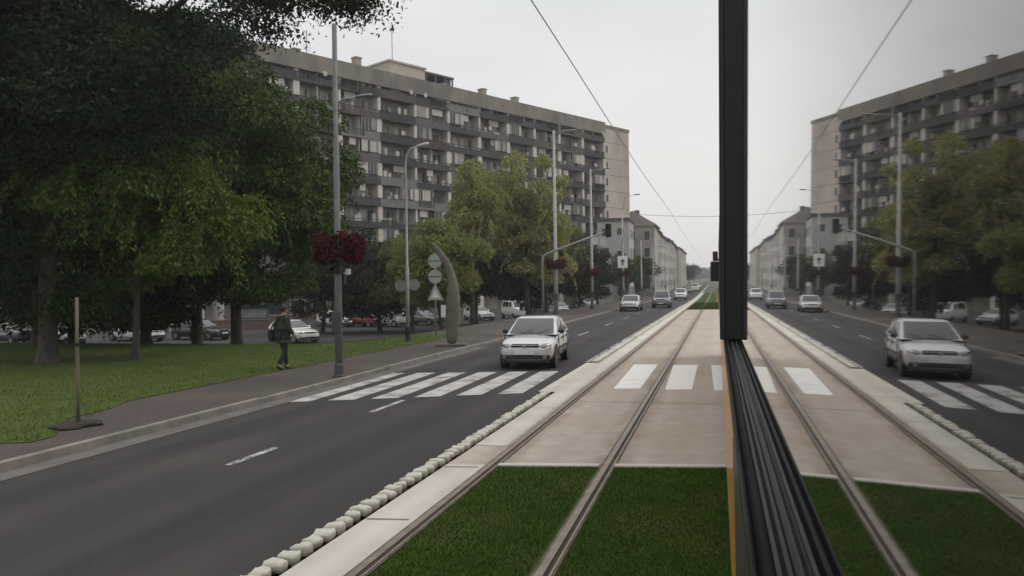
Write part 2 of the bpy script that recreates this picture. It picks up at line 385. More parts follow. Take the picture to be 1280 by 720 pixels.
L_turf = leafmat('turf_blades', [(.026, .058, .005), (.036, .072, .008), (.048, .080, .012), (.062, .078, .018)], .3)
L_lawn = leafmat('lawn_blades', [(.056, .088, .018), (.072, .106, .024), (.088, .108, .034)], .3)
o = blades('grass', -2.70, 1.2, 2.0, 10.6, 150000, .026, .0045, L_turf, lambda a, b: .018,
       lambda q: (q[:, 1] < 10.08+.16*q[:, 0]) & ((q[:, 0] < -1.47) | (q[:, 0] > -1.24)))
tag(o, 'short dark green grass between and beside the tram rails', 'grass')
o = blades('grass', -45, -9.7, 9.2, 35, 110000, .045, .010, L_lawn, lambda a, b: gh(a, b)+.11, lambda q: (q[:, 0] < -11.35+.12*np.sin(q[:, 1]*1.3)) | ((q[:, 1] < 13.4) & (q[:, 0] < -9.75-(q[:, 1]-10)*.5) & (q[:, 1] > 9.5)))
tag(o, 'green lawn grass beside the sidewalk under the trees', 'grass')
o = blades('grass', -2.7, .8, 73, 100, 9000, .08, .02, L_turf, lambda a, b: .02)
tag(o, 'far patch of green grass along the tram track', 'grass')

# ------------------------------------------------------------------ trees
def leaf_mesh(name, P, D, L, W, m):
    """P centres, D long axis, L/W sizes -> folded leaf quads"""
    n = len(P); D = D/np.linalg.norm(D, axis=1, keepdims=True)
    rnd = RNG.normal(size=(n, 3)); U = np.cross(D, rnd); U /= np.linalg.norm(U, axis=1, keepdims=True)+1e-9
    L = L[:, None]; W = W[:, None]
    nrm = np.cross(D, U)
    v = np.stack([P-D*L*.5, P+U*W*.5-D*L*.05+nrm*W*.15, P+D*L*.5, P-U*W*.5-D*L*.05+nrm*W*.15], 1).astype(np.float32)
    me = bpy.data.meshes.new(name); me.vertices.add(4*n); me.vertices.foreach_set('co', v.ravel())
    me.loops.add(4*n); me.loops.foreach_set('vertex_index', np.arange(4*n)); me.polygons.add(n)
    me.polygons.foreach_set('loop_start', np.arange(0, 4*n, 4)); me.polygons.foreach_set('loop_total', np.full(n, 4)); me.update(calc_edges=True)
    me.materials.append(m)
    return me
def tree(loc, h, crown, rad, nl, m, label, cat='tree', name='leafy_tree', group=None, leaf=.22, tr=.2, clump=1.3, droop=.2, nclump=None, bark=None, extra=None, limbs=9, hollow=.55, strands=0, lean=(0, 0), rz=0, over=None):
    """crown = (centre height, vertical half size); rad = (rx, ry).  trunk with limbs, leaves gathered in clumps"""
    t = empty(name, loc, rz, label, cat, group)
    cz, hz_ = crown; nclump = nclump or 46
    C = []
    while len(C) < nclump:
        q = RNG.normal(size=3); q /= np.linalg.norm(q); q *= RNG.uniform(hollow, 1.0)
        q[2] = max(q[2], -.85); C.append((q[0]*rad[0]+lean[0], q[1]*rad[1]+lean[1], cz+q[2]*hz_))
    if extra: C += extra
    C = np.array(C)
    sz = clump*RNG.uniform(.6, 1.25, len(C))
    wts = sz**2; idx = RNG.choice(len(C), nl, p=wts/wts.sum())
    g = RNG.normal(size=(nl, 3)); g /= np.linalg.norm(g, axis=1, keepdims=True); rr = RNG.uniform(.15, 1, nl)**.55
    P = C[idx]+g*rr[:, None]*sz[idx][:, None]*np.array([1.15, 1.15, .68])
    P[:, 2] -= droop*(np.hypot(g[:, 0], g[:, 1])*rr)**2*sz[idx]*.8
    D = g*np.array([1, 1, .4])+RNG.normal(0, .55, (nl, 3)); D[:, 2] -= droop*1.6
    LL = leaf*RNG.uniform(.6, 1.35, nl); WW = LL*RNG.uniform(.35, .6, nl)
    if over:
        ov = np.array(over); k = 9000; ii = RNG.integers(0, len(ov), k)
        P = np.concatenate([P, ov[ii]+RNG.normal(0, 1, (k, 3))*np.array([.50, .46, .24])]); D = np.concatenate([D, RNG.normal(size=(k, 3))-np.array([0, 0, .4])])
        LL = np.concatenate([LL, leaf*RNG.uniform(.6, 1.1, k)]); WW = np.concatenate([WW, leaf*RNG.uniform(.3, .5, k)])
    if strands:
        Ps, Ds = [], []
        for _ in range(strands):
            c = C[RNG.integers(len(C))]; a = RNG.uniform(0, 2*np.pi); o_ = np.array([math.cos(a), math.sin(a), 0]); ln = RNG.uniform(1.2, 2.6)
            k = 46; s = np.linspace(0, 1, k)[:, None]
            path = c + np.array([0, 0, .5]) + o_*ln*(s*1.1-.25*s*s) + np.array([0, 0, 1])*(.45*np.sin(s*2.0)-1.25*s*s)*ln*.75
            tan = np.gradient(path, axis=0); side = np.cross(tan, RNG.normal(size=3)); side /= np.linalg.norm(side, axis=1, keepdims=True)
            for sg in (-1, 1):
                dd = tan/np.linalg.norm(tan, axis=1, keepdims=True)*.7+side*sg; dd[:, 2] -= .5
                Ps.append(path+dd*.07+RNG.normal(0, .05, path.shape)); Ds.append(dd)
        Ps = np.concatenate(Ps); Ds = np.concatenate(Ds)
        P = np.concatenate([P, Ps]); D = np.concatenate([D, Ds]); k = len(Ps)
        LL = np.concatenate([LL, leaf*RNG.uniform(.8, 1.4, k)]); WW = np.concatenate([WW, leaf*RNG.uniform(.3, .42, k)])
    me = leaf_mesh('crown', P, D, LL, WW, m)
    o = bpy.data.objects.new('crown', me); COL.objects.link(o); o.parent = t
    mb = MB(); base = max(.4, cz-hz_*.75)
    bend = RNG.normal(0, .12, 2)
    top = np.array([lean[0]*.6, lean[1]*.6, cz+hz_*.45])
    pts = [(0, 0, -.1), (bend[0]*.3, bend[1]*.3, base*.5), (bend[0]+lean[0]*.1, bend[1]+lean[1]*.1, base), (lean[0]*.35, lean[1]*.35, cz), tuple(top)]
    pts = [(0, 0, -.15), (0, 0, .08), (bend[0]*.1, bend[1]*.1, .45)]+pts[1:]
    mb.tube(pts, [tr*2.0, tr*1.55, tr*1.1, tr, tr*.9, tr*.5, tr*.15], 12)
    pts = [pts[0]]+pts[3:]
    for k in range(limbs):
        c = C[RNG.integers(len(C))]; s0 = RNG.uniform(.0, .8); st = np.array(pts[2])*(1-s0)+np.array(pts[3])*s0
        mid = st*.5+c*.5+np.array([0, 0, -.1*hz_])
        mb.tube([tuple(st), tuple(mid), tuple(c)], [tr*.42, tr*.24, tr*.07], 6)
    if over:
        mb.tube([(2.0, .2, 9.0)]+[over[i] for i in (0, 2, 5, 7, 8)], [.12, .08, .06, .04, .025, .012], 6)
        for i in (1, 3, 4, 6, 9): mb.tube([over[2] if i < 5 else over[5], over[i]], [.03, .01], 5)
    mb.build('trunk', bark or M_bark, t, smooth=True)
    return t
L_dark = leafmat('dark_leaves', [(.014, .022, .010), (.022, .034, .014), (.034, .048, .018)], .14)
L_mid = leafmat('green_leaves', [(.036, .058, .014), (.056, .088, .020), (.086, .118, .030)], .12)
L_lite = leafmat('light_leaves', [(.052, .086, .016), (.084, .122, .024), (.14, .18, .042)], .14)
L_deep = leafmat('deep_green_leaves', [(.018, .030, .009), (.028, .046, .012), (.046, .066, .018)], .12)
L_yel = leafmat('yellowing_leaves', [(.18, .19, .065), (.27, .265, .10), (.36, .33, .14)], .3)
L_ygr = leafmat('yellow_green_leaves', [(.105, .140, .036), (.155, .185, .052), (.215, .22, .075)], .35)
L_hedge = leafmat('hedge_leaves', [(.018, .027, .013), (.027, .040, .018), (.038, .052, .023)], .15)

PK = 'trees on the lawn and around the parking lot'
# big dark trees at left: one near overhanging the lawn, others behind it
ex = [(5.8, .4, 11.6), (6.8, -.1, 10.3), (7.6, -.1, 10.5), (8.4, -.3, 10.3), (8.0, -.4, 9.5), (9.2, -.4, 10.6), (9.8, -.5, 10.1), (10.5, -.6, 10.4), (11.0, -.7, 10.2), (10.8, -.6, 9.8)]
tree((-20.2, 20.5, gh(-20, 20)+.1), 15, (10.2, 4.8), (6.0, 5.0), 140000, L_dark, 'tallest dark tree at left, upper branches reaching over the roof line', group=PK, leaf=.16, tr=.26, clump=1.5, nclump=105, limbs=16, hollow=.3, strands=60, over=ex)
tree((-27.5, 27.4, gh(-27.5, 27.4)), 13, (6.3, 6.0), (5.0, 4.5), 44000, L_dark, 'dark broad tree with thick trunk at the left edge of the lawn', group=PK, leaf=.28, tr=.24, clump=1.6, nclump=70, hollow=.35)
tree((-24.6, 30.3, gh(-24.6, 30.3)), 12, (4.9, 3.9), (4.6, 4.0), 52000, L_deep, 'mid-green weeping tree with a flared trunk base in the middle of the lawn edge', group=PK, leaf=.2, tr=.22, clump=1.2, nclump=64, droop=.45, strands=150, hollow=.4)
tree((-20.6, 31.2, gh(-20.6, 31.2)), 12, (7.5, 5.6), (4.9, 4.2), 80000, L_mid, 'large mid-green tree against the apartment block, right of the dark crowns', group=PK, leaf=.19, tr=.22, clump=1.3, nclump=84, droop=.4, strands=130, hollow=.4)
tree((-23.9, 33.0, gh(-23.9, 33)), 16, (11.8, 5.0), (2.6, 3.2), 34000, L_dark, 'tall dark tree rising behind the mid-green crowns', group=PK, leaf=.24, tr=.24, clump=1.4, nclump=60, hollow=.35)
tree((-17.9, 21.6, gh(-18, 21.6)+.1), 8, (4.6, 2.2), (4.0, 2.6), 42000, L_lite, 'light green weeping tree with arching branch tips in front of the dark trees', group=PK, leaf=.15, tr=.10, clump=.85, nclump=46, droop=.6, strands=260, hollow=.3)
tree((-21.3, 21.4, gh(-21.3, 21.4)+.1), 8, (4.0, 2.5), (3.6, 2.8), 42000, L_deep, 'mid-green weeping tree at the far left edge of the lawn, branches hanging low', group=PK, leaf=.15, tr=.12, clump=.9, nclump=50, droop=.7, strands=240, hollow=.3)
tree((-31.5, 33.5, gh(-31.5, 33.5)), 12, (6.0, 5.3), (4.6, 4.5), 26000, L_dark, 'dark tree farther back at the left edge behind the broad tree', group=PK, leaf=.3, tr=.22, clump=1.6, nclump=60, hollow=.35)
t = empty('stake', (-10.16, 10.9, .1), 0, 'thin pale bare wooden stake in a soil patch beside the sidewalk', 'stake')
mb = MB(); mb.tube([(0, 0, -.1), (.004, 0, .7), (-.006, .004, 1.4), (.004, .006, 2.1)], [.033, .031, .029, .026], 9); mb.build('shaft', M_bark2, t, smooth=True)
mb = MB(); mb.tube([(-.005, .003, 1.3), (-.006, .004, 1.35)], .044, 10); mb.build('tie_band', M_rubber, t)
# soil mound
v, f = icos(1, 3); mb = MB(); mb.add([(x*.34*(1+.2*math.sin(5*y)+.1*math.sin(11*x)), y*.42*(1+.15*math.sin(7*x)), max(-.1, z*.05+.012*math.sin(17*x+9*y)*(z > .2))) for x, y, z in v], f)
o = mb.build('soil_patch', mat('soil', (.035, .026, .02), .98, (.02, .016, .012), 6, bump=.8), smooth=True); o.location = (-10.12, 10.85, .12); o['kind'] = 'structure'

# yellowing trees in front of the apartment block and dark ones under them
tree((-15.2, 64.5, gh(-15.2, 64.5)), 13, (8.0, 6.0), (4.4, 3.4), 32000, L_yel, 'tall yellowing tree in front of the apartment block, right of the street lamp', group=PK, leaf=.24, tr=.2, clump=.95, nclump=74, hollow=.2, strands=90, droop=.4)
tree((-18.8, 60.5, gh(-18.8, 60.5)), 12, (8.6, 5.2), (2.8, 2.8), 18000, L_yel, 'narrow yellowing tree standing left of the tallest yellow crown', group=PK, leaf=.24, tr=.2, clump=.9, nclump=54, hollow=.2, strands=60, droop=.4)
tree((-17.6, 50.0, gh(-17.6, 50)), 8, (5.2, 2.7), (3.3, 2.8), 16000, L_ygr, 'low yellow-green spreading tree behind the curved sculpture', group=PK, leaf=.25, tr=.16, clump=1.0, nclump=40, hollow=.35, droop=.4)
tree((-14.9, 70.5, gh(-14.9, 70.5)), 9, (6.2, 3.6), (3.3, 2.6), 16000, L_ygr, 'yellow-green tree between the two tall lamp masts', group=PK, leaf=.24, tr=.16, clump=.95, nclump=44, hollow=.25, droop=.4, strands=60)
tree((-22.5, 57, gh(-22.5, 57)), 8, (4.8, 3.4), (3.6, 3.0), 15000, L_ygr, 'low green tree behind the street lamp, left of the yellow crowns', group=PK, leaf=.24, tr=.16, clump=.95, nclump=44, hollow=.25, droop=.4, strands=60)
for i, (x, y, cz, hz_, rx, mm, lab) in enumerate([
    (-25.6, 58, 4.2, 3.2, 3.6, L_hedge, 'dark low tree behind the lamp post with the curved arm'),
    (-29.5, 56, 4.6, 3.6, 3.6, L_hedge, 'dark round tree behind the traffic light with the red flower basket'),
    (-20.8, 68, 4.0, 2.9, 4.0, L_hedge, 'dark low tree under the yellowing crowns'),
    (-17.2, 74, 4.2, 2.9, 3.6, L_hedge, 'dark round tree behind the bracket mast with the bent arm'),
    (-14.6, 86, 4.3, 3.2, 3.0, L_hedge, 'dark low street tree behind the second tall lamp mast'),
    (-14.8, 101, 4.2, 3.0, 3.0, L_hedge, 'dark street tree behind the distant silver car'),
    (-14.2, 128, 4.4, 3.0, 3.0, L_mid, 'green street tree farther along the sidewalk past the third mast'),
    (-14.4, 152, 4.6, 3.2, 3.2, L_hedge, 'street tree in front of the gabled terrace'),
    (-33.0, 72, 5.2, 4.0, 4.4, L_hedge, 'dark tree in front of the apartment block behind the white parked car')]):
    tree((x, y, gh(x, y)), 8, (cz, hz_), (rx, rx*.85), 9000, mm, lab, group=PK, leaf=.34, tr=.15, clump=1.25, nclump=34, hollow=.3)
tree((-13.9, 79, gh(-13.9, 79)), 6, (3.4, 1.5), (2.0, 1.6), 5000, leafmat('red_leaves', [(.05, .022, .02), (.075, .034, .026), (.06, .045, .028)], .2), 'low reddish-leaved tree along the sidewalk by the far masts', group=PK, leaf=.26, tr=.1, clump=.8, nclump=20)
# distant avenue trees
for i, (x, y, s) in enumerate([(-13.5, 330, 1.0), (-13.0, 390, 1.1), (-13.2, 470, 1.2), (8.0, 420, 1.2), (13.5, 300, 1.2)]):
    tree((x, y, gh(x, y)), 8, (5.5*s, 3.6*s), (3.5*s, 3.5*s), 2200, L_hedge, ['far street tree beyond the terrace end', 'farther street tree near the vanishing point', 'last street tree on the left before the horizon', 'far tree at the end of the street by the tram', 'far tree on the right side of the street behind the tram'][i], group='far trees along the street', leaf=.6, tr=.2, clump=1.8, nclump=22, limbs=4)
blobs_P = np.stack([RNG.uniform(-260, 220, 26000), RNG.uniform(820, 900, 26000), rise(850)+RNG.uniform(0, 1, 26000)**1.6*10+1.5*np.sin(RNG.uniform(0, 6, 26000))], 1)
me = leaf_mesh('far_woods', blobs_P, RNG.normal(size=(26000, 3)), np.full(26000, 2.4), np.full(26000, 1.5), L_hedge)
o = bpy.data.objects.new('far_woods', me); COL.objects.link(o); tag(o, 'far dark line of woods at the end of the street', 'woods', kind='stuff')

# ------------------------------------------------------------------ apartment block
M_panel = mat('grey_panel', (.32, .29, .245), .9, (.23, .21, .18), .5, c3=(.19, .18, .165), scale3=.15)
M_cornice = mat('cornice_concrete', (.205, .183, .15), .9, (.16, .143, .118), .6, c3=(.12, .115, .106), scale3=.3, stretch=(1, 1, .4))
M_beige = mat('beige_panel', (.46, .405, .35), .9, (.41, .36, .312), .5, c3=(.24, .22, .195), scale3=.12, stretch=(1, 1, .5))
M_slab = mat('slab_edge_concrete', (.10, .096, .09), .9, (.07, .067, .063), .7)
M_fin = mat('pale_partition', (.54, .50, .435), .85, (.40, .37, .325), .5)
M_winframe = mat('window_frame', (.42, .405, .37), .6, (.34, .33, .30), 2)
GL = [mat('window_glass', (.025, .028, .03), .12, (.04, .042, .045), .6), mat('window_curtain', (.48, .45, .39), .6, (.33, .305, .265), 1.4, stretch=(4, 1, .2)),
      mat('window_blind', (.25, .24, .225), .6, (.17, .165, .155), 1.2), mat('window_dark', (.05, .05, .05), .3, (.03, .03, .03), .8)]
PAR = [mat('parapet_dark', (.038, .037, .036), .85, (.028, .027, .027), 1.2), mat('parapet_grey', (.056, .055, .052), .85, (.042, .041, .039), 1.2), mat('parapet_slate', (.048, .047, .050), .85, (.036, .035, .038), 1.2),
       mat('parapet_red', (.068, .040, .042), .85, (.052, .032, .033), 1.2), mat('parapet_white', (.40, .40, .41), .8, (.32, .32, .33), 1.2)]
ang = math.atan2(60.2, 33.2); NB, BW, FH, NF = 14, 6.2, 2.9, 11
ux, uy = math.cos(ang), math.sin(ang)
ab = empty('apartment_building', (-19.14-ux*NB*BW, 141.74-uy*NB*BW, -1.15), ang, 'long ten-storey apartment block with dark balconies and a blank beige end bay', 'building')
Lb = NB*BW; TOP = 32.35
mb = MB(); mb.box((0, 1.5, 0), (Lb+7.4, 13, TOP-.5)); mb.build('wall', M_panel, ab)
mb = MB(); mb.box((Lb+.02, .05, 0), (Lb+7.6, 12.9, TOP-.6)); 
eb = mb.build('end_wall', M_beige, ab); eb['label'] = 'blank beige end bay'
mb = MB()
for k in range(1, NF): mb.box((Lb, .03, k*FH-.02), (Lb+7.62, .06, k*FH+.025))
mb.build('panel_joint', M_slab, eb)
mb = MB(); mb.box((-.2, -.28, TOP-2.1), (Lb-.0, 13.2, TOP)); mb.build('cornice', M_cornice, ab)
mb = MB(); mb.box((Lb+.03, -.05, TOP-.85), (Lb+7.7, 13.2, TOP-.3)); mb.build('cornice', M_cornice, ab)
for k in range(1, NF):
    mb = MB(); mb.box((-.1, -.05, k*FH-.17), (Lb+.015, 1.52, k*FH)); mb.build('floor_slab', M_slab, ab)
rb = random.Random(11)
for b in range(NB+1):
    mb = MB()
    for k in range(0, NF-1+1):
        d = rb.choice((.35, .5, .6, .75, .85)); z0 = k*FH+.005; z1 = min((k+1)*FH-.175, TOP-2.11)
        if z1-z0 > .5: mb.box((b*BW-d/2, -.045, z0), (b*BW+d/2, 1.49, z1))
    f = mb.build('partition_wall', M_fin, ab)
cells = sorted([(b, k) for b in range(NB) for k in range(1, NF-1+1)], key=lambda q: -(q[1]*1.6+(NB-q[0])*.55 - (9 if q[0] < 2 else 0)))
PAR += [mat('parapet_light', (.17, .165, .155), .85, (.13, .127, .12), 1.2), mat('parapet_brown', (.085, .07, .058), .85, (.065, .054, .045), 1.2), mat('parapet_lilac', (.11, .09, .10), .85, (.085, .07, .078), 1.2)]
rest_w, rest_p = MB(), MB()
def win_shapes(mb, b, k):
    x0 = b*BW+.2; z0 = k*FH+.02
    closed = rb.random() < .26
    if closed:                                                   # glazed-in balcony
        y = -.02; n = rb.choice((4, 5, 6)); w_ = (BW/2-.35)/n; off = rb.choice((0, BW/2))
        for i in range(n):
            mb.cur = 0; xa = x0+off+i*w_
            mb.box((xa, y, z0+1.02), (xa+.06, y+.06, z0+2.6)); mb.cur = rb.choice((1, 1, 2, 3, 4))
            mb.box((xa+.06, y+.01, z0+1.08), (xa+w_, y+.04, z0+2.55))
        mb.cur = 0; mb.box((x0+off, y, z0+2.56), (x0+off+n*w_+.05, y+.062, z0+2.68))
    for j in range(2):
        xa = x0+.25+j*BW/2; y = 1.42
        for (xx, w_, zb) in ((xa, 1.45, .9), (xa+1.5, .85, .05)):
            mb.cur = 0; mb.box((xx, y, z0+zb), (xx+w_, y+.06, z0+2.35))
            mb.cur = rb.choice((1, 1, 2, 3, 4, 2)); mb.box((xx+.09, y-.015, z0+zb+.08), (xx+w_/2-.03, y, z0+2.27))
            mb.cur = rb.choice((1, 1, 2, 3, 4, 2)); mb.box((xx+w_/2+.03, y-.015, z0+zb+.08), (xx+w_-.09, y, z0+2.27))
    mb.cur = 0; xm = b*BW+BW/2
    if rb.random() < .6: mb.box((xm-.06, .2, z0), (xm+.06, 1.4, z0+2.6))
    for _ in range(rb.choice((1, 2, 2, 3))):                          # things standing on the balcony
        mb.cur = rb.choice((0, 2, 3, 4, 2)); xa = x0+rb.uniform(.2, BW-1.0); mb.box((xa, .25, z0), (xa+rb.uniform(.25, .7), .7, z0+rb.uniform(.9, 1.9)))
    if rb.random() < .25:
        mb.cur = 0; xa = x0+rb.uniform(.3, BW-.8); mb.lathe([(.34, -.02), (.30, .03), (.05, .06)], 12, (xa, -.35, z0+1.25), 'y')
    if rb.random() < .45:                                         # washing line or awning
        mb.cur = rb.choice((2, 3, 2)); xa = x0+rb.uniform(.3, 3); mb.box((xa, .1, z0+1.7), (xa+rb.uniform(.8, 2), .13, z0+2.6))
def par_shapes(mb, b, k):
    xm = b*BW+BW*rb.choice((.5, .5, .42, .58)); tp = rb.choice((.78, .86, .62, .86))
    mb.box((b*BW+.006, -.14, k*FH-.20), (b*BW+BW-.006, -.165+.11, k*FH+.12))
    if rb.random() < .7: mb.box((b*BW+.006, -.135, k*FH+.12), (xm-.05, -.07, k*FH+tp))
    else:
        for i in range(22): xx = b*BW+.05+i*(xm-b*BW-.1)/22; mb.box((xx, -.125, k*FH+.12), (xx+.045, -.085, k*FH+.89))
    if rb.random() < .75: mb.box((xm+.05, -.135, k*FH+.12), (b*BW+BW-.006, -.07, k*FH+tp))
    else:
        for i in range(22): xx = xm+.05+i*(b*BW+BW-xm-.1)/22; mb.box((xx, -.125, k*FH+.12), (xx+.045, -.085, k*FH+.89))
    mb.box((b*BW+.006, -.17, k*FH+.90), (b*BW+BW-.006, -.05, k*FH+.95))
    for i in range(5): xx = b*BW+.3+i*1.38; mb.box((xx, -.12, k*FH+.85), (xx+.05, -.08, k*FH+.91))
for i, (b, k) in enumerate(cells):
    if i < 98:
        mb = MB(); win_shapes(mb, b, k); mb.build('window', [M_winframe]+GL, ab)
        mb = MB(); par_shapes(mb, b, k); mb.build('balcony_parapet', rb.choices(PAR, (6, 5, 3, 1.2, .8, 1.6, 1.6, 1.2))[0], ab)
    else:
        win_shapes(rest_w, b, k); par_shapes(rest_p, b, k)
rest_w.build('window', [M_winframe]+GL, ab)['kind'] = 'stuff'; rest_p.build('balcony_parapet', PAR[0], ab)['kind'] = 'stuff'
# small windows beside the balconies on the end bay
for k in range(1, NF-1):
    mb = MB(); mb.cur = 0; mb.box((Lb+.35, .0, k*FH+.9), (Lb+1.05, .06, k*FH+2.3)); mb.cur = 1; mb.box((Lb+.42, -.012, k*FH+.97), (Lb+.98, .01, k*FH+2.23)); mb.build('end_window', [M_winframe, GL[0]], eb)
# roof-top structures
M_pent = mat('penthouse_plaster', (.42, .37, .30), .9, (.36, .32, .26), 1)
mb = MB(); sx0 = 42.2
mb.box((sx0, 4, TOP), (sx0+6.5, 10, TOP+3.0)); mb.box((sx0-.2, 3.8, TOP+3.0), (sx0+6.7, 10.2, TOP+3.25))
rh = mb.build('roof_house', M_pent, ab)
mb = MB(); mb.box((sx0+6.6, 4.2, TOP), (sx0+12.0, 9.8, TOP+1.3)); mb.build('roof_house', M_fin, ab)
mb = MB(); mb.box((sx0+6.6, 4.0, TOP+2.6), (sx0+12.3, 10, TOP+2.85))
for x in (6.8, 8.6, 10.4, 12.0): mb.box((sx0+x, 4.1, TOP+1.3), (sx0+x+.18, 4.3, TOP+2.6)); mb.box((sx0+x, 9.6, TOP+1.3), (sx0+x+.18, 9.8, TOP+2.6))
mb.box((sx0+10.6, 4.35, TOP+1.31), (sx0+11.9, 9.55, TOP+2.59)); mb.build('roof_canopy', mat('roof_canopy_dark', (.10, .10, .098), .8), ab)
for x, hh in ((36.5, 2.4), (60.5, 2.2), (68.0, 2.1), (18, 2.0), (27, 1.6), (52, 1.5)):
    mb = MB(); mb.box((x, 4, TOP), (x+.9, 5, TOP+hh)); mb.box((x-.1, 3.9, TOP+hh), (x+1.0, 5.1, TOP+hh+.15)); mb.build('chimney', M_panel, ab)
for x, hh in ((43.5, 9.0), (29.5, 4.5)):
    mb = MB(); z_ = TOP+(3.2 if x == 43.5 else 0); mb.tube([(x, 5, z_), (x, 5, z_+hh-3.2 if x == 43.5 else z_+hh)], .05, 6)
    for q in (.75, .85, .95): mb.tube([(x-.6, 5, z_+hh*q*.65), (x+.6, 5, z_+hh*q*.65)], .02, 5)
    mb.build('antenna', M_dgal, ab)

# ------------------------------------------------------------------ other buildings
def facade_windows(parent, rects, axis, plane, m_f, m_g, out):
    """each window its own part: frame box and pane, axis 'x' = wall facing +-x"""
    for (a0, a1, z0, z1) in rects:
        mb = MB(); e = .05*out
        def bx(u0, u1, w0, w1, d0, d1):
            lo, hi = sorted((plane+d0*out, plane+d1*out))
            if axis == 'x': mb.box((lo, u0, w0), (hi, u1, w1))
            else: mb.box((u0, lo, w0), (u1, hi, w1))
        mb.cur = 0; bx(a0, a1, z0, z1, -.05, .05); mb.cur = 1; bx(a0+.1, a1-.1, z0+.1, z1-.1, .05, .065)
        mb.build('window', [m_f, m_g], parent)
M_pale = mat('pale_plaster', (.40, .395, .37), .9, (.35, .345, .325), .5, c3=(.27, .27, .26), scale3=.2)
M_ochre = mat('grey_ochre_plaster', (.38, .355, .31), .9, (.33, .31, .27), .5, c3=(.19, .18, .165), scale3=.2)
M_roof = mat('roof_tiles', (.13, .085, .07), .85, (.10, .068, .058), 2)
M_slate = mat('dark_roof', (.09, .085, .08), .85, (.07, .067, .064), 2)
pb = empty('office_building', (-16.6, 135, gh(-16.6, 135)), 0, 'narrow pale four-storey building at the foot of the apartment block', 'building')
mb = MB(); mb.box((-2.6, -3, 0), (2.6, 5, 13.6)); mb.build('wall', M_pale, pb)
mb = MB(); mb.box((-2.8, -3.2, 13.6), (2.8, 5.2, 14.1)); mb.build('roof', M_slate, pb)
facade_windows(pb, [(x, x+1.3, z, z+1.7) for z in (1.2, 4.4, 7.6, 10.8) for x in (-1.9, .6)], 'y', -3, M_winframe, GL[0], -1)
facade_windows(pb, [(y, y+1.2, z, z+1.7) for z in (1.2, 4.4, 7.6, 10.8) for y in (-2.2, 0.2, 2.6)], 'x', 2.6, M_winframe, GL[0], 1)

tb = empty('terrace', (-12.0, 156, gh(-12, 156)), 0, 'row of four-storey houses along the street with a low gabled front', 'building')
mb = MB()
segs = [(0, 24, 13.2, M_ochre), (24, 52, 12.6, M_pale), (52, 84, 12.9, M_ochre), (84, 120, 11.8, M_pale), (120, 170, 12.6, M_ochre)]
for y0, y1, h_, m_ in segs:
    g = rise(156+(y0+y1)/2)-rise(156)
    mb = MB(); mb.box((-12, y0+.01, g-1), (0, y1-.01, h_+g)); mb.build('wall', m_, tb)
    mb = MB(); mb.prism([(-12.4, h_+g), (.45, h_+g), (.45, h_+g+.25), (-5.5, h_+g+3.4), (-12.4, h_+g+.25)], y0+.02, y1-.02, 'y'); rf = mb.build('roof', M_slate if m_ is M_ochre else M_roof, tb)
    q = MB(); q.box((-4.6, (y0+y1)/2, h_+g+1.5), (-3.6, (y0+y1)/2+.8, h_+g+4.4)); q.build('chimney', M_roof, rf)
    if y0 < 90:
        facade_windows(tb, [(y, y+1.3, z+g, z+1.75+g) for z in (1.2, 4.3, 7.4, 10.2) for y in np.arange(y0+1.4, y1-1.5, 4.2)], 'x', 0, M_winframe, GL[3], 1)
facade_windows(tb, [(x, x+1.3, z, z+1.75) for z in (4.3, 7.4, 10.2) for x in (-10, -7, -4.2)], 'y', 0, M_winframe, GL[3], -1)
mb = MB(); mb.box((-7.8, -.9, -.5), (.4, 9, 13.4)); tw = mb.build('gable_front', M_ochre, tb)
mb = MB(); mb.prism([(-8.3, 13.4), (.9, 13.4), (.9, 13.65), (-3.7, 16.4), (-8.3, 13.65)], -1.3, 9.4, 'y'); mb.build('roof', mat('beige_roof', (.30, .275, .235), .85), tw)
facade_windows(tw, [(x, x+1.2, z, z+1.9) for z in (1.2, 4.3, 7.4, 10.6) for x in (-6.8, -4.3, -1.6)], 'y', -.9, M_winframe, GL[3], -1)
for k, (y, w_) in enumerate(((92, 3.2), (96.5, 3.2), (101, 2.6))):
    g = rise(156+y)-rise(156); mb = MB(); mb.box((-.02, y, g), (.9, y+w_, 11.6+g)); mb.build('bay', M_fin if k % 2 == 0 else mat('orange_bay', (.30, .17, .09), .85), tb)
rbld = empty('street_building', (15, 250, gh(15, 250)), 0, 'far grey building on the right side of the street beyond the tram', 'building')
mb = MB(); mb.box((0, 0, -1), (14, 60, 9)); mb.build('wall', M_ochre, rbld); mb = MB(); mb.prism([(-.4, 9), (14.4, 9), (7, 12.5)], -.3, 60.3, 'y'); mb.build('roof', M_roof, rbld)
facade_windows(rbld, [(y, y+1.3, z, z+1.6) for z in (1.2, 4.2, 6.6) for y in np.arange(2, 58, 6)], 'x', 0, M_winframe, GL[3], -1)

M_pink = mat('pink_plaster', (.16, .105, .095), .9, (.13, .088, .08), 1)
M_teal = mat('teal_panel', (.07, .135, .12), .7, (.055, .11, .10), 1)
def pavilion(loc, rz, w_, d_, h_, mw, label, name='pavilion', cat='shop', nwin=4, mroof=None):
    t = empty(name, loc, rz, label, cat)
    mb = MB(); mb.box((-w_/2, 0, -.3), (w_/2, d_, h_)); mb.build('wall', mw, t)
    mb = MB(); mb.box((-w_/2-.5, -.6, h_), (w_/2+.5, d_+.3, h_+.3)); mb.build('roof', mroof or M_slab, t)
    for i in range(nwin):
        a = -w_/2+(i+.15)*w_/nwin; b_ = -w_/2+(i+.85)*w_/nwin
        mb = MB(); mb.cur = 0; mb.box((a, -.06, .7), (b_, 0.02, h_-.5)); mb.cur = 1; mb.box((a+.1, -.08, .8), (b_-.1, -.05, h_-.6)); mb.build('shop_window', [M_winframe, GL[0]], t)
    return t
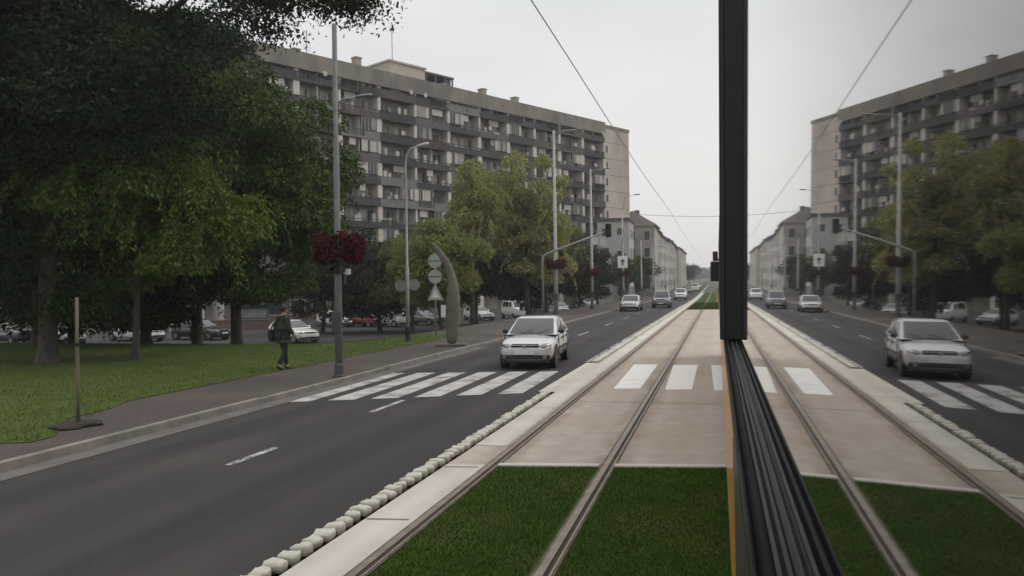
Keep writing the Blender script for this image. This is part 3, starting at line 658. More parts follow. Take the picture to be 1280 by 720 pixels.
pavilion((-52.5, 55.5, -1.15), R(40), 7.6, 5, 3.0, M_panel, 'low grey pavilion behind the silver car at far left')
pavilion((-43.5, 58.5, -1.15), R(36), 2.6, 2.0, 2.6, M_pale, 'small pale grey booth behind the white car between the dark trunks', 'booth', 'booth', 1)
pavilion((-42.2, 79.5, -1.15), R(30), 11.5, 6, 2.9, M_pink, 'long low pink shop pavilion behind the white parked car', nwin=5)
pavilion((-56.0, 47.5, -1.15), R(45), 3.2, 2.4, 2.2, mat('cream_panel', (.30, .29, .21), .8), 'small cream kiosk at the left edge behind the dark car', 'kiosk', 'kiosk', 1)
t = empty('kiosk', (-40.2, 63.2, -1.15), R(33), 'teal kiosk standing behind a low pink wall beside a pale round column', 'kiosk')
mb = MB(); mb.box((-1.5, 0, 0), (1.5, 2.2, 2.0)); mb.build('wall', M_teal, t); mb = MB(); mb.box((-1.7, -.3, 2.0), (1.7, 2.4, 2.15)); mb.build('roof', M_dgal, t)
mb = MB(); mb.box((-1.2, -.03, 1.0), (1.2, .01, 1.8)); mb.build('hatch', GL[2], t)
mb = MB(); mb.box((-2.6, 0, 0), (2.4, .25, .85)); mb.box((-2.65, -.04, .85), (2.45, .29, .93)); o = mb.build('low_wall', M_pink, bevel=.02); o.location = (-39.6, 60.6, -1.15); o.rotation_euler.z = R(33); tag(o, 'low pink masonry wall in front of the teal kiosk', 'wall')
mb = MB(); mb.lathe([(.55, 0), (.55, .25), (.48, .3), (.48, 2.8), (.6, 2.85), (.6, 3.0), (.25, 3.3), (.05, 3.4)], 24); o = mb.build('advertising_column', M_pale, smooth=False); o.location = (-42.4, 61.5, -1.15); tag(o, 'pale round advertising column left of the teal kiosk', 'column')
M_redp = mat('dark_red_paint', (.10, .022, .024), .6)
t = empty('post', (-37.4, 70.6, -1.15), 0, 'dark red post with a square head by the pink pavilion', 'post')
mb = MB(); mb.tube([(0, 0, 0), (0, 0, 2.0)], .09, 10); mb.build('shaft', M_redp, t); mb = MB(); mb.box((-.28, -.15, 2.0), (.28, .15, 2.4)); mb.build('head', M_black, t, bevel=.02)

# ------------------------------------------------------------------ street furniture
M_flower = leafmat('red_flowers', [(.065, .010, .014), (.10, .014, .02), (.04, .026, .016), (.085, .014, .024)], .25)
def basket(loc, r_, label, grp='red flower baskets hung on the masts'):
    t = empty('flower_basket', loc, 0, label, 'flower basket', grp)
    mb = MB(); mb.lathe([(r_*.35, -.42), (r_*.62, -.3), (r_*.72, -.05), (r_*.66, -.05), (r_*.2, -.1)], 18); mb.build('pot', M_dgal, t, smooth=True)
    n = 2600; g = RNG.normal(size=(n, 3)); g /= np.linalg.norm(g, axis=1, keepdims=True)
    th = RNG.uniform(0, 2*np.pi, n); rr = RNG.uniform(.55, 1.06, n)*(1+.10*np.sin(3*th+r_)); P = np.stack([rr*np.cos(th)*r_, rr*np.sin(th)*r_, RNG.uniform(-.36, .30, n)+.07*np.sin(5*th)], 1); P[:, 2] *= np.where(rr > .9, .85, 1.0)
    me = leaf_mesh('flowers', P, g+RNG.normal(0, .5, (n, 3)), np.full(n, .10), np.full(n, .07), M_flower)
    o = bpy.data.objects.new('flowers', me); COL.objects.link(o); o.parent = t
    return t
def lamp_head(mb, p, d, L=.6):
    """flat street-lamp head lying along direction d from p"""
    d = Vector(d).normalized(); s = d.cross(Vector((0, 0, 1))).normalized(); u = s.cross(d); p = Vector(p)
    st = [(0, .05, .05), (.12, .09, .06), (.6, .13, .07), (.92, .10, .05), (1.0, .03, .02)]; vs = []; fs = []
    for a, wd, th in st:
        for k in range(8):
            q = 2*math.pi*k/8; vs.append(p+d*L*a+s*math.cos(q)*wd+u*math.sin(q)*th)
    for i in range(len(st)-1):
        for k in range(8): fs.append((i*8+k, i*8+(k+1) % 8, (i+1)*8+(k+1) % 8, (i+1)*8+k))
    fs += [tuple(range(8))[::-1], tuple(range(32, 40))]; mb.add(vs, fs)
MG = 'tall steel masts along the sidewalk'
def mast(loc, h, label, arm=2.0, r0=.13, r1=.075, group=MG, nsect=3, pm=None):
    t = empty('lamp_mast', loc, 0, label, 'mast', group)
    mb = MB(); zs = [0]; mb.tube([(0, 0, -.1), (0, 0, h*.33), (0, 0, h*.33+.05), (0, 0, h*.66), (0, 0, h*.66+.05), (0, 0, h)], [r0, r0, r0*.85, r0*.85, r1, r1], 12); mb.build('pole', pm or M_galv, t, smooth=True)
    mb = MB(); mb.lathe([(r0*1.9, 0), (r0*1.9, .04), (r0*1.25, .07), (r0*1.2, .3), (r0*1.02, .34)], 14); mb.build('base', M_dgal, t)
    if arm:
        mb = MB(); mb.tube([(0, 0, h-.25), (arm*.3, 0, h-.08), (arm*.75, 0, h-.02)], .035, 8); mb.build('arm', M_galv, t, smooth=True)
        mb = MB(); lamp_head(mb, (arm*.72, 0, h-.02), (1, 0, .06), .75); mb.build('lamp_head', M_galv, t, smooth=True)
        mb = MB(); mb.tube([(0, 0, h-.6), (-.35, 0, h-.35)], .03, 6); mb.build('bracket', M_galv, t)
    mb = MB(); mb.box((-r0-.03, -r0-.05, 1.1), (r0+.03, -r0+.01, 1.6)); mb.build('hatch_cover', M_dgal, t, bevel=.01)
    return t
mast((-9.12, 18.15, .1), 8.75, 'nearest tall grey mast beside the zebra crossing carrying red flowers and a pedestrian signal', arm=0, r0=.092, r1=.06, pm=M_mast)
mast((-12.1, 60.7, .1), 14.2, 'tall grey lamp mast right of the yellow trees, beside the bent bracket pole', arm=2.5, r0=.17, r1=.10)
mast((-11.5, 75.2, .1), 13.2, 'second tall lamp mast past the bent bracket pole, in front of the apartment block corner', arm=1.7, r0=.15, r1=.09)
mast((-11.5, 101, .1), 11.8, 'lamp mast with the white arrow sign in front of the pale office building', arm=0, r0=.15, r1=.09)
for y, lab in ((124, 'distant lamp mast just past the one with the white arrow sign'), (147, 'distant lamp mast in front of the terrace gable'), (182, 'far lamp mast along the terrace facade'), (222, 'farthest lamp mast near the end of the terrace')):
    mast((-11.3, y, gh(-11.3, y)+.1), 9.0, lab, arm=1.8, r0=.13, r1=.08)
mast((-15.62, 31.1, .1), 10.3, 'tall lamp mast on the lawn directly behind the near mast', arm=1.3, r0=.10, r1=.06, pm=M_mast)
mast((13.0, 101, 0), 11.8, 'lamp mast on the right side of the street behind the tram', arm=0, r0=.15, r1=.09)
basket((-9.12, 18.15, 3.32), .60, 'near dark red flower basket ringing the mast above the pedestrian signal')
basket((-12.1, 60.7, 4.0), .75, 'red flower basket on the tall mast beside the bent bracket pole')
basket((-11.5, 75.2, 3.6), .7, 'dark red flower basket on the second tall mast past the bracket pole')
basket((-11.5, 101, 3.8), .8, 'red flower basket on the mast under the white arrow sign')

# pedestrian signal and small sign on the near mast
t = empty('pedestrian_signal', (-9.12, 18.15, 2.45), R(-8), 'black pedestrian signal heads on the near mast under the red flowers', 'traffic light')
def signal_head(parent, c, n=3, s=1.0, rz=0, sub=None):
    hd = MB(); hh = .11*s*n; hd.box((c[0]-.15*s, c[1]-.08*s, c[2]-hh), (c[0]+.15*s, c[1]+.12*s, c[2]+hh)); ho = hd.build('signal_head', M_black, parent, bevel=.02)
    for i in range(n):
        z = c[2]+hh-.11*s-.22*s*i
        lens = MB(); lens.lathe([(.085*s, -.085*s), (.075*s, -.10*s), (.03*s, -.108*s)], 14, (c[0], c[1], z), 'y'); lens.build('lens', [mat('lens_red', (.12, .01, .01), .3), mat('lens_amber', (.14, .07, .01), .3), mat('lens_green', (.01, .07, .03), .3)][i if n == 3 else i*2], ho)
        v = MB(); m_ = 9; vs = []; fs = []
        for k in range(m_):
            a = R(-20+220*k/(m_-1)); 
            for y_ in (-.08, -.24):
                for rr in (.1, .108): vs.append((c[0]+rr*s*math.cos(a), c[1]+y_*s, z+rr*s*math.sin(a)))
        for k in range(m_-1):
            a, b_ = 4*k, 4*(k+1); fs += [(a, a+2, b_+2, b_), (a+1, b_+1, b_+3, a+3), (a, b_, b_+1, a+1), (a+2, a+3, b_+3, b_+2)]
        v.add(vs, fs); v.build('visor', M_black, ho)
    return ho
signal_head(t, (.12, -.2, .38), 2, .8); signal_head(t, (-.06, .22, .10), 2, .8)
mb = MB(); mb.tube([(0, 0, .38), (.12, -.16, .38)], .025, 6); mb.tube([(0, 0, .10), (-.06, .16, .10)], .025, 6); mb.build('bracket', M_dgal, t)
mb = MB(); mb.box((.26, -.05, .18), (.40, -.03, .32)); mb.tube([(0, 0, .22), (.3, -.03, .22)], .015, 6); mb.build('plate', M_white, t)

# bent bracket pole with the road signal
t = empty('bracket_pole', (-13.1, 60.6, .1), 0, 'grey pole bent into a long rising arm that holds the road traffic light', 'traffic light')
mb = MB(); mb.tube([(0, 0, -.1), (0, 0, 4.2), (.06, 0, 4.48), (.3, 0, 4.66), (2.5, 0, 5.45), (4.9, 0, 6.25)], [.11, .10, .095, .09, .075, .06], 12); mb.build('pole', M_galv, t, smooth=True)
signal_head(t, (5.15, -.1, 6.35), 3, 1.5)
mb = MB(); mb.box((3.95, -.06, 5.3), (4.35, -.03, 5.9)); mb.box((4.5, -.06, 5.25), (5.0, -.03, 5.9)); mb.build('backing_sign', mat('dull_white', (.5, .49, .46), .6), t)
signal_head(t, (-.2, -.14, 2.4), 3, 1.0)

# white square sign with a dark arrow on the next mast
t = empty('road_sign', (-11.5, 100.7, 5.2), 0, 'white square road sign with a dark arrow on the far mast', 'sign')
mb = MB(); mb.box((-.62, -.04, -.75), (.62, 0, .75)); mb.build('plate', M_white, t, bevel=.03)
mb = MB(); mb.prism([(-.09, -.45), (.09, -.45), (.09, .02), (.32, .02), (0, .42), (-.32, .02), (-.09, .02)], -.055, -.043, 'y'); mb.build('arrow', M_black, t)
mb = MB(); mb.box((-.75, .0, 2.6), (.5, .03, 3.4)); mb.box((-.75, .0, 1.4), (-.1, .03, 2.3)); mb.build('blank_plate', mat('grey_sheet', (.35, .36, .36), .5), t)

# street lamp with curved arm
t = empty('street_lamp', (-12.43, 30.97, .1), R(0), 'slim grey street lamp with a short curved arm left of the sculpture', 'street lamp')
mb = MB(); pts = [(0, 0, -.1), (0, 0, 3.0), (0, 0, 3.05), (0, 0, 7.3)]+[(.42-.42*math.cos(a), 0, 7.35+.62*math.sin(a)) for a in (R(20), R(45), R(70))]+[(.55, 0, 8.02)]
mb.tube(pts, [.085, .08, .06, .05, .045, .045, .04, .035], 12); mb.build('pole', M_galv, t, smooth=True)
mb = MB(); lamp_head(mb, (.5, 0, 8.0), (1, 0, .22), .55); mb.build('lamp_head', mat('lamp_cover', (.6, .6, .58), .4), t, smooth=True)
mb = MB(); mb.lathe([(.16, 0), (.16, .05), (.11, .08), (.11, .55), (.09, .6)], 14); mb.build('base', M_black, t)
mb = MB(); mb.box((-.16, -.1, 6.6), (-.04, .1, 6.85)); mb.build('junction_box', M_galv, t, bevel=.01)

# traffic signs seen on posts near the sculpture
M_signw = mat('sign_face', (.36, .37, .34), .55, (.30, .31, .29), 3)
def disc(mb, c, r_): mb.lathe([(r_, .012), (r_, -.012)], 28, c, 'y')
t = empty('sign_post', (-12.3, 34.0, .1), R(14), 'post with two pale round signs above a triangle beside the sculpture', 'sign')
mb = MB(); mb.tube([(0, 0, -.1), (0, 0, 3.75)], .032, 10); mb.build('post', M_galv, t, smooth=True)
for z in (3.38, 2.68):
    mb = MB(); disc(mb, (0, -.05, z), .31); p_ = mb.build('round_sign', M_signw, t); mb = MB(); mb.lathe([(.31, -.067), (.27, -.067)], 28, (0, -.05+.05, z), 'y') if False else mb.box((-.30, -.068, z-.02), (.30, -.064, z+.02)); mb.build('bar', M_dgal, p_)
mb = MB(); mb.prism([(-.36, 1.62), (.36, 1.62), (.05, 2.27), (-.05, 2.27)], -.06, -.035, 'y'); p_ = mb.build('triangle_sign', M_signw, t)
mb = MB(); mb.prism([(-.2, 1.72), (.2, 1.72), (0, 2.1)], -.066, -.061, 'y'); mb.build('centre', M_white, p_)
t = empty('sign_post', (-15.0, 37.4, .0), R(18), 'post with two grey round signs side by side behind the street lamp', 'sign')
mb = MB(); mb.tube([(0, 0, -.3), (0, 0, 2.95)], .032, 10); mb.box((-.4, -.03, 2.3), (.4, .0, 2.36)); mb.build('post', M_galv, t)
for x in (-.33, .33):
    mb = MB(); disc(mb, (x, -.05, 2.4+.05*(x > 0)), .29); mb.build('round_sign', mat('sign_back', (.22, .22, .21), .5), t)
t = empty('notice_board', (-13.3, 37.9, .05), R(16), 'small white notice board on a short post beside the sculpture', 'sign')
mb = MB(); mb.tube([(0, 0, -.1), (0, 0, .9)], .03, 8); mb.build('post', M_dgal, t); mb = MB(); mb.box((-.12, -.03, .75), (.12, .02, 1.35)); mb.build('board', M_white, t, bevel=.01)

# curved sculpture
def horn():
    right = [(.16, 0), (.24, .7), (.28, 1.5), (.25, 2.1), (.14, 2.75), (-.03, 3.25), (-.28, 3.68), (-.44, 3.86)]
    left = [(-.14, 0), (-.16, .7), (-.17, 1.4), (-.12, 1.9), (-.05, 2.4), (-.20, 3.05), (-.44, 3.6), (-.56, 3.84)]
    mb = MB(); n = 10; vs = []; fs = []
    for (xr, z), (xl, zl) in zip(right, left):
        xr, xl = xr*1.38, xl*1.32; cx, hw = (xr+xl)/2, abs(xr-xl)/2; th = .10+.28*hw
        if z > 2.3: th = max(.03, .16*(4.1-z)/1.8)
        for k in range(n):
            a = 2*math.pi*k/n; vs.append((cx+hw*math.cos(a), th*math.sin(a), (z+zl)/2+(z-zl)/2*math.cos(a)))
    for i in range(len(right)-1):
        for k in range(n): fs.append((i*n+k, i*n+(k+1) % n, (i+1)*n+(k+1) % n, (i+1)*n+k))
    fs += [tuple(range(n))[::-1], tuple(range((len(right)-1)*n, len(right)*n))]
    mb.add(vs, fs); return mb
t = empty('sculpture', (-9.62, 28.25, .1), R(14), 'tall grey horn-shaped stone sculpture curving to a point at the sidewalk corner', 'sculpture')
horn().build('body', mat('sculpture_stone', (.15, .135, .105), .9, (.105, .096, .075), 2.5, bump=.3, c3=(.18, .165, .13), scale3=1.0), t, smooth=True, sub=2)
mb = MB(); mb.box((-.55, -.4, -.05), (.55, .4, .09)); mb.build('plinth', mat('plinth_stone', (.10, .09, .082), .9), t, bevel=.02)

# overhead wires
def wire(name, pts, r_, label, cat='wire'):
    mb = MB(); mb.tube(pts, r_, 6); return tag(mb.build(name, M_wire, smooth=True), label, cat)
wire('contact_wire', [(-2.05, y, 5.55+rise(y)+.05*math.sin(y*.21)) for y in list(range(-20, 300, 4))], .008, 'long overhead contact wire above the empty tram track')
wire('span_wire', [(-11.5+24.5*k/16, 101, 11.3-.75*math.sin(math.pi*k/16)) for k in range(17)], .025, 'span wire slung across the street between the far masts')
wire('span_wire', [(-11.5+24.5*k/16, 75.2, 12.9-1.0*math.sin(math.pi*k/16)) for k in range(17)], .012, 'thin span wire from the second tall mast across the street') if False else None
t = empty('hanging_lamp', (-9.9, 101, 13.55), 0, 'small dark lamp hanging in the sky beside the end of the apartment block', 'lamp')
mb = MB(); mb.tube([(-1.5, 0, -1.9), (-1.2, 0, -.2), (0, 0, .05)], .03, 6); mb.build('arm', M_wire, t); mb = MB(); lamp_head(mb, (-.1, 0, .05), (1, 0, .05), .8); mb.build('lamp_head', M_dgal, t, smooth=True)

# ------------------------------------------------------------------ cars
def paint(name, c, metal=.35): return mat('car_paint_'+name, c, .32, tuple(x*.93 for x in c), 2, metal=metal, coat=.8)
M_cglass = mat('car_glass', (.012, .014, .015), .04, (.016, .018, .019), 1, ior=1.5, spec=.7)
M_tyre = mat('tyre_rubber', (.016, .016, .016), .85, (.022, .022, .022), 20)
M_rim = mat('wheel_rim', (.30, .30, .30), .4, metal=.6)
M_trim = mat('car_trim', (.020, .020, .021), .6)
M_headl = mat('headlight_glass', (.20, .205, .21), .12, (.12, .125, .13), 30, metal=.5, coat=1)
M_tail = mat('tail_light', (.16, .012, .012), .2)
M_plate = mat('number_plate', (.62, .63, .62), .5)
M_chrome = mat('chrome', (.55, .55, .56), .2, metal=.9)
_wheel = {}
def make_car(name, label, loc, rz, pm, kind='hatch', s=(1, 1, 1), group=None, detail=True, cat='car'):
    """car facing -y, origin on the ground under its centre"""
    t = empty(name, loc, rz, label, cat, group)
    sx_, sy_, sz_ = s
    # stations: y, half width, z bottom, z top of body
    if kind == 'hatch': st = [(-1.95, .50, .36, .58), (-1.90, .68, .25, .68), (-1.74, .785, .20, .765), (-1.35, .815, .19, .855), (-.95, .825, .19, .905), (-.62, .83, .19, .95), (0, .835, .19, .955), (.9, .835, .19, .97), (1.45, .825, .20, .985), (1.78, .79, .23, .98), (1.90, .70, .30, .93), (1.95, .55, .40, .85)]; gh_ = (-.90, .10, 1.36, 1.86, 1.455, .925)
    elif kind == 'sedan': st = [(-2.2, .50, .36, .56), (-2.15, .70, .25, .66), (-1.95, .80, .20, .745), (-1.4, .845, .19, .83), (-.95, .85, .19, .885), (-.7, .855, .19, .92), (0, .86, .19, .93), (.9, .86, .19, .94), (1.4, .85, .20, .95), (1.9, .82, .23, .94), (2.12, .74, .28, .88), (2.2, .55, .38, .78)]; gh_ = (-.85, .0, .95, 1.62, 1.42, .90)
    elif kind == 'suv': st = [(-2.1, .55, .42, .72), (-2.05, .74, .32, .84), (-1.9, .84, .27, .93), (-1.4, .87, .26, 1.0), (-1.0, .88, .26, 1.04), (-.75, .885, .26, 1.07), (0, .885, .26, 1.08), (.9, .885, .26, 1.09), (1.6, .88, .27, 1.1), (1.98, .85, .31, 1.08), (2.08, .76, .36, 1.02), (2.12, .6, .45, .9)]; gh_ = (-.85, -.1, 1.7, 2.02, 1.68, 1.04)
    else: st = [(-2.3, .6, .42, .9), (-2.25, .8, .32, 1.02), (-2.0, .88, .26, 1.12), (-1.5, .9, .25, 1.2), (-1.2, .9, .25, 1.22), (0, .91, .25, 1.22), (1.2, .91, .25, 1.22), (2.0, .9, .27, 1.22), (2.22, .84, .32, 1.2), (2.28, .7, .45, 1.1)]; gh_ = (-1.7, -.9, 2.1, 2.24, 1.92, 1.18)
    mb = MB(); vs = []; fs = []; n = 14
    for (y, hw, zb, zt) in st:
        dz = zt-zb
        half = [(0, zb), (hw*.80, zb), (hw*.955, zb+dz*.16), (hw, zb+dz*.42), (hw*.995, zb+dz*.66), (hw*.955, zt-dz*.10), (hw*.86, zt-.008), (0, zt+.018)]
        ring = half+[(-x, z) for x, z in half[-2:0:-1]]
        vs += [(x*sx_, y*sy_, z*sz_) for x, z in ring]
    for i in range(len(st)-1):
        for k in range(n): fs.append((i*n+k, i*n+(k+1) % n, (i+1)*n+(k+1) % n, (i+1)*n+k))
    fs += [tuple(range(n))[::-1], tuple(range((len(st)-1)*n, len(st)*n))]
    mb.add(vs, fs); body = mb.build('body', pm, t, smooth=True, sub=2 if detail else 1)
    y0, y1, y2, y3, zr, zb = gh_
    hwb = st[6][1]*.93; hwr = st[6][1]*.74
    def P(x, y, z): return Vector((x*sx_, y*sy_, z*sz_))
    B = [P(-hwb, y0, zb), P(hwb, y0, zb), P(hwb, y3, zb+.02), P(-hwb, y3, zb+.02)]
    T = [P(-hwr, y1, zr-.035), P(hwr, y1, zr-.035), P(hwr*.97, y2, zr-.06), P(-hwr*.97, y2, zr-.06)]
    T2 = [P(-hwr*.8, y1+.12, zr), P(hwr*.8, y1+.12, zr), P(hwr*.78, y2-.1, zr-.01), P(-hwr*.78, y2-.1, zr-.01)]
    mb = MB(); mb.add(B+T+T2, [(0, 1, 5, 4), (1, 2, 6, 5), (2, 3, 7, 6), (3, 0, 4, 7), (4, 5, 9, 8), (5, 6, 10, 9), (6, 7, 11, 10), (7, 4, 8, 11), (8, 9, 10, 11)])
    mb.build('roof', pm, t, bevel=.06, smooth=True, seg=4)
    def pane(nm, c, u0, u1, v0, v1, off=.008):
        """c = corners bottom-left, bottom-right, top-right, top-left of the face"""
        def q(u, v): return (c[0]*(1-u)+c[1]*u)*(1-v)+(c[3]*(1-u)+c[2]*u)*v
        nn = (c[1]-c[0]).cross(c[3]-c[0]).normalized(); k_ = 5; vs = []; fs = []
        for j in range(k_+1):
            for i in range(k_+1):
                u, v = u0+(u1-u0)*i/k_, v0+(v1-v0)*j/k_; vs.append(q(u, v)+nn*(off+.012*math.sin(math.pi*i/k_)*math.sin(math.pi*j/k_)))
        for j in range(k_):
            for i in range(k_): fs.append((j*(k_+1)+i, j*(k_+1)+i+1, (j+1)*(k_+1)+i+1, (j+1)*(k_+1)+i))
        m_ = MB(); m_.add(vs, fs)
        me = bpy.data.meshes.new(nm); me.from_pydata(m_.v, [], m_.f); me.materials.append(M_cglass); me.polygons.foreach_set('use_smooth', [True]*len(me.polygons))
        o = bpy.data.objects.new(nm, me); COL.objects.link(o); o.parent = t; return o
    ws = pane('windscreen', [B[0], B[1], T[1], T[0]], .055, .945, .10, .93)
    pane('rear_window', [B[2], B[3], T[3], T[2]], .08, .92, .2, .9)
    sp = .52 if kind != 'van' else .34
    for c in ([B[1], B[2], T[2], T[1]], [B[3], B[0], T[0], T[3]]):
        right = c[0].x > 0
        for a, b_ in ((.12, sp-.025), (sp+.025, .88)):
            if not right: a, b_ = 1-b_, 1-a
            pane('side_window', c, a, b_, .12, .90)
    # wheels
    wy = (st[0][0]+.74, st[-1][0]-.66); wr = .29 if kind != 'suv' else .34
    for x in (-1, 1):
        for y in wy:
            X = x*(st[6][1]*sx_-.125)
            mb = MB(); mb.lathe([(wr*1.17, -.09), (wr*1.17, .101)], 22, (x*(st[6][1]*sx_-.112), y*sy_, wr+.03), 'x'); mb.build('wheel_arch', M_trim, t)
            mb = MB(); mb.lathe([(wr*.62, -.1), (wr*.92, -.1), (wr, -.07), (wr, .07), (wr*.92, .10), (wr*.62, .10)], 22, (X, y*sy_, wr), 'x'); wh = mb.build('wheel', M_tyre, t, smooth=False)
            if detail:
                mb = MB(); mb.lathe([(wr*.62, -.06), (wr*.62, .06), (wr*.56, .03)], 20, (X+x*.045, y*sy_, wr), 'x')
                for k in range(6):
                    a = k*math.pi/3; mb.tube([(X+x*.10, y*sy_+.05*math.cos(a), wr+.05*math.sin(a)), (X+x*.095, y*sy_+wr*.58*math.cos(a), wr+wr*.58*math.sin(a))], .022, 6)
                mb.build('rim', M_rim, wh)
            else:
                mb = MB(); mb.lathe([(wr*.6, -.02), (wr*.6, .01), (wr*.2, .02)], 14, (X+x*.1, y*sy_, wr), 'x'); mb.build('rim', M_rim, wh)
    # front and rear pieces
    f0 = st[2]; yf = st[1][0]; zl = (f0[3]-.105); hw = f0[1]
    for x in (-1, 1):
        v, f = icos(1, 2)
        mb = MB(); mb.add([((x*(hw-.225)+a*.19)*sx_, (st[1][0]+.075+b_*.10+.13*max(0, x*a)+.03*c)*sy_, (zl+c*.085+.02*x*a)*sz_) for a, b_, c in v], f); mb.build('headlight', M_headl, t, smooth=True)
        mb = MB(); mb.add([((x*(hw-.15)+a*.13)*sx_, (st[-3][0]+.02+b_*.09)*sy_, (st[-3][3]-.17+c*.12)*sz_) for a, b_, c in v], f); mb.build('tail_light', M_tail, t, smooth=True)
        mb = MB(); mb.add([((x*(hwb+.09)+a*.10)*sx_, (y0+.42+b_*.06)*sy_, (zb+.10+c*.07)*sz_) for a, b_, c in v], f); mb.build('wing_mirror', M_trim if detail else pm, t, smooth=True)
        if detail:
            for yy in (y0+.75, y0+1.55):
                mb = MB(); mb.box((x*(st[6][1]-.002)*sx_-.012, yy, .77), (x*(st[6][1]-.002)*sx_+.012, yy+.17, .80)); mb.build('door_handle', M_trim, t, bevel=.005)
            for yy, z0_, z1_ in ((y0+.18, .30, .88), (y0+1.12, .30, .90), (y0+1.98, .45, .90)):
                q = x*(st[6][1]*.985)*sx_; mb = MB(); mb.hexa([(q-.008, yy, z0_), (q+.012, yy, z0_), (q+.012, yy+.012, z0_), (q-.008, yy+.012, z0_), (q-.02, yy-.02, z1_), (q+.008, yy-.02, z1_), (q+.008, yy-.008, z1_), (q-.02, yy-.008, z1_)]); mb.build('door_seam', M_black, t)
            mb = MB(); mb.box((x*(st[6][1]+.001)*sx_-.012, -.75, .50), (x*(st[6][1]+.001)*sx_+.012, .95, .56)); mb.build('side_moulding', M_trim, t, bevel=.005)
    mb = MB(); mb.box((-.40*sx_, (yf-.055)*sy_, (zl-.005)*sz_), (.40*sx_, (yf+.10)*sy_, (zl+.075)*sz_)); gr = mb.build('grille', M_trim, t, bevel=.02)
    mb = MB(); mb.box((-.43*sx_, (yf-.075)*sy_, (zl+.030)*sz_), (.43*sx_, (yf+.02)*sy_, (zl+.050)*sz_)); mb.lathe([(.055, (yf-.085)*sy_), (.055, (yf-.03)*sy_)], 14, (0, 0, (zl+.038)*sz_), 'y'); mb.build('grille_bar', M_chrome, gr, bevel=.004)
    mb = MB(); mb.box((-.70*sx_, (st[0][0]-.03)*sy_, .315*sz_), (.72*sx_, (st[0][0]+.20)*sy_, .425*sz_)); mb.build('lower_intake', M_trim, t, bevel=.025)
    mb = MB(); mb.box((-.74*sx_, (st[0][0]-.01)*sy_, .20*sz_), (.70*sx_, (st[0][0]+.25)*sy_, .245*sz_)); mb.build('bumper_strip', M_trim, t, bevel=.015)
    mb = MB(); mb.box((-.26, (st[0][0]-.055)*sy_, .44*sz_), (.26, (st[0][0]-.03)*sy_, .55*sz_)); mb.build('number_plate', M_plate, t, bevel=.004)
    if detail:
        mb = MB(); mb.tube([(-.78*sx_, y0+.06, zb*sz_), (-.4*sx_, y0-.02, (zb+.035)*sz_), (.4*sx_, y0-.02, (zb+.035)*sz_), (.78*sx_, y0+.06, zb*sz_)], .016, 6); mb.build('cowl', M_trim, t)
    mb = MB(); mb.box((-.26, (st[-1][0]-.02)*sy_, .58*sz_), (.26, (st[-1][0]+.015)*sy_, .69*sz_)); mb.build('number_plate', M_plate, t)
    if detail:
        for x in (-.3, .18):
            a = ws.data.vertices
            p0 = B[0]*.5+B[1]*.5+Vector((x, .06, .055)); mb = MB(); mb.tube([p0, p0+Vector((.34, .11, .10))], .009, 5); mb.build('wiper', M_trim, t)
        for x in (-1, 1):
            mb = MB(); mb.lathe([(.055, 0), (.055, .05)], 14, (x*.56, st[0][0]-.01, .355), 'y'); mb.build('fog_light', M_headl, t)
    return t
P_silver, P_white, P_dark = paint('silver', (.50, .50, .51)), paint('white', (.70, .70, .68), 0), paint('dark', (.03, .032, .036))
P_grey, P_red, P_beige = paint('grey', (.17, .175, .18)), paint('red', (.22, .03, .03)), paint('beige', (.42, .40, .35))
ON = 'cars driving on the road'; PARK = 'cars in the parking lot'
make_car('driving_car', 'silver hatchback stopped at the zebra crossing facing the camera', (-5.22, 23.1, 0), R(3), P_silver, 'hatch', (.95, .97, .955), ON)
make_car('driving_car', 'distant silver car in the outer lane below the white arrow sign', (-7.45, 71.5, 0), 0, P_silver, 'sedan', group=ON)
make_car('driving_car', 'distant grey car in the lane beside the tram track', (-5.35, 80.5, 0), 0, P_grey, 'suv', group=ON)
make_car('driving_car', 'distant white car behind the grey one', (-5.3, 121, rise(121)), 0, P_white, 'suv', group=ON, detail=False)
make_car('driving_car', 'far dark car near the end of the street', (-6.2, 176, rise(176)), 0, P_dark, 'sedan', group=ON, detail=False)
make_car('driving_car', 'far white van near the end of the street', (-5.2, 196, rise(196)), 0, P_white, 'van', group=ON, detail=False)
make_car('driving_car', 'farthest pale car before the vanishing point', (-5.4, 240, rise(240)), 0, P_beige, 'sedan', group=ON, detail=False)
pk = [((-26.6, 46.6), 62, P_white, 'hatch', 'white hatchback parked behind the walking person'),
      ((-42.2, 43.8), 68, P_silver, 'suv', 'silver estate car parked at far left beyond the lawn'),
      ((-46.4, 44.2), 250, P_dark, 'sedan', 'dark car parked at the left edge of the lot'),
      ((-39.2, 47.4), 75, P_white, 'sedan', 'white sedan parked between the two dark tree trunks'),
      ((-35.2, 49.0), 80, P_dark, 'sedan', 'black car parked behind the trunk left of the pink wall'),
      ((-33.6, 66.0), 60, P_white, 'hatch', 'small white car parked by the dark red post'),
      ((-30.6, 66.5), 62, P_red, 'hatch', 'dark red car parked just right of the near mast'),
      ((-28.4, 66.4), 65, P_white, 'van', 'white van parked between the near mast and the street lamp'),
      ((-26.4, 69.5), 70, P_grey, 'sedan', 'grey car parked behind the two pale round signs'),
      ((-23.8, 78.8), 50, P_white, 'hatch', 'white hatchback parked right of the sculpture'),
      ((-20.9, 82.6), 35, P_white, 'van', 'boxy white van parked under the yellowing trees'),
      ((-18.2, 85.0), 30, P_grey, 'sedan', 'grey car parked left of the bent bracket pole'),
      ((-17.8, 91.5), 25, P_silver, 'hatch', 'silver car parked between the two tall masts'),
      ((-17.0, 99.0), 25, P_dark, 'sedan', 'dark car parked behind the second tall mast'),
      ((-16.8, 106.5), 25, P_silver, 'sedan', 'last silver car in the parked row')]
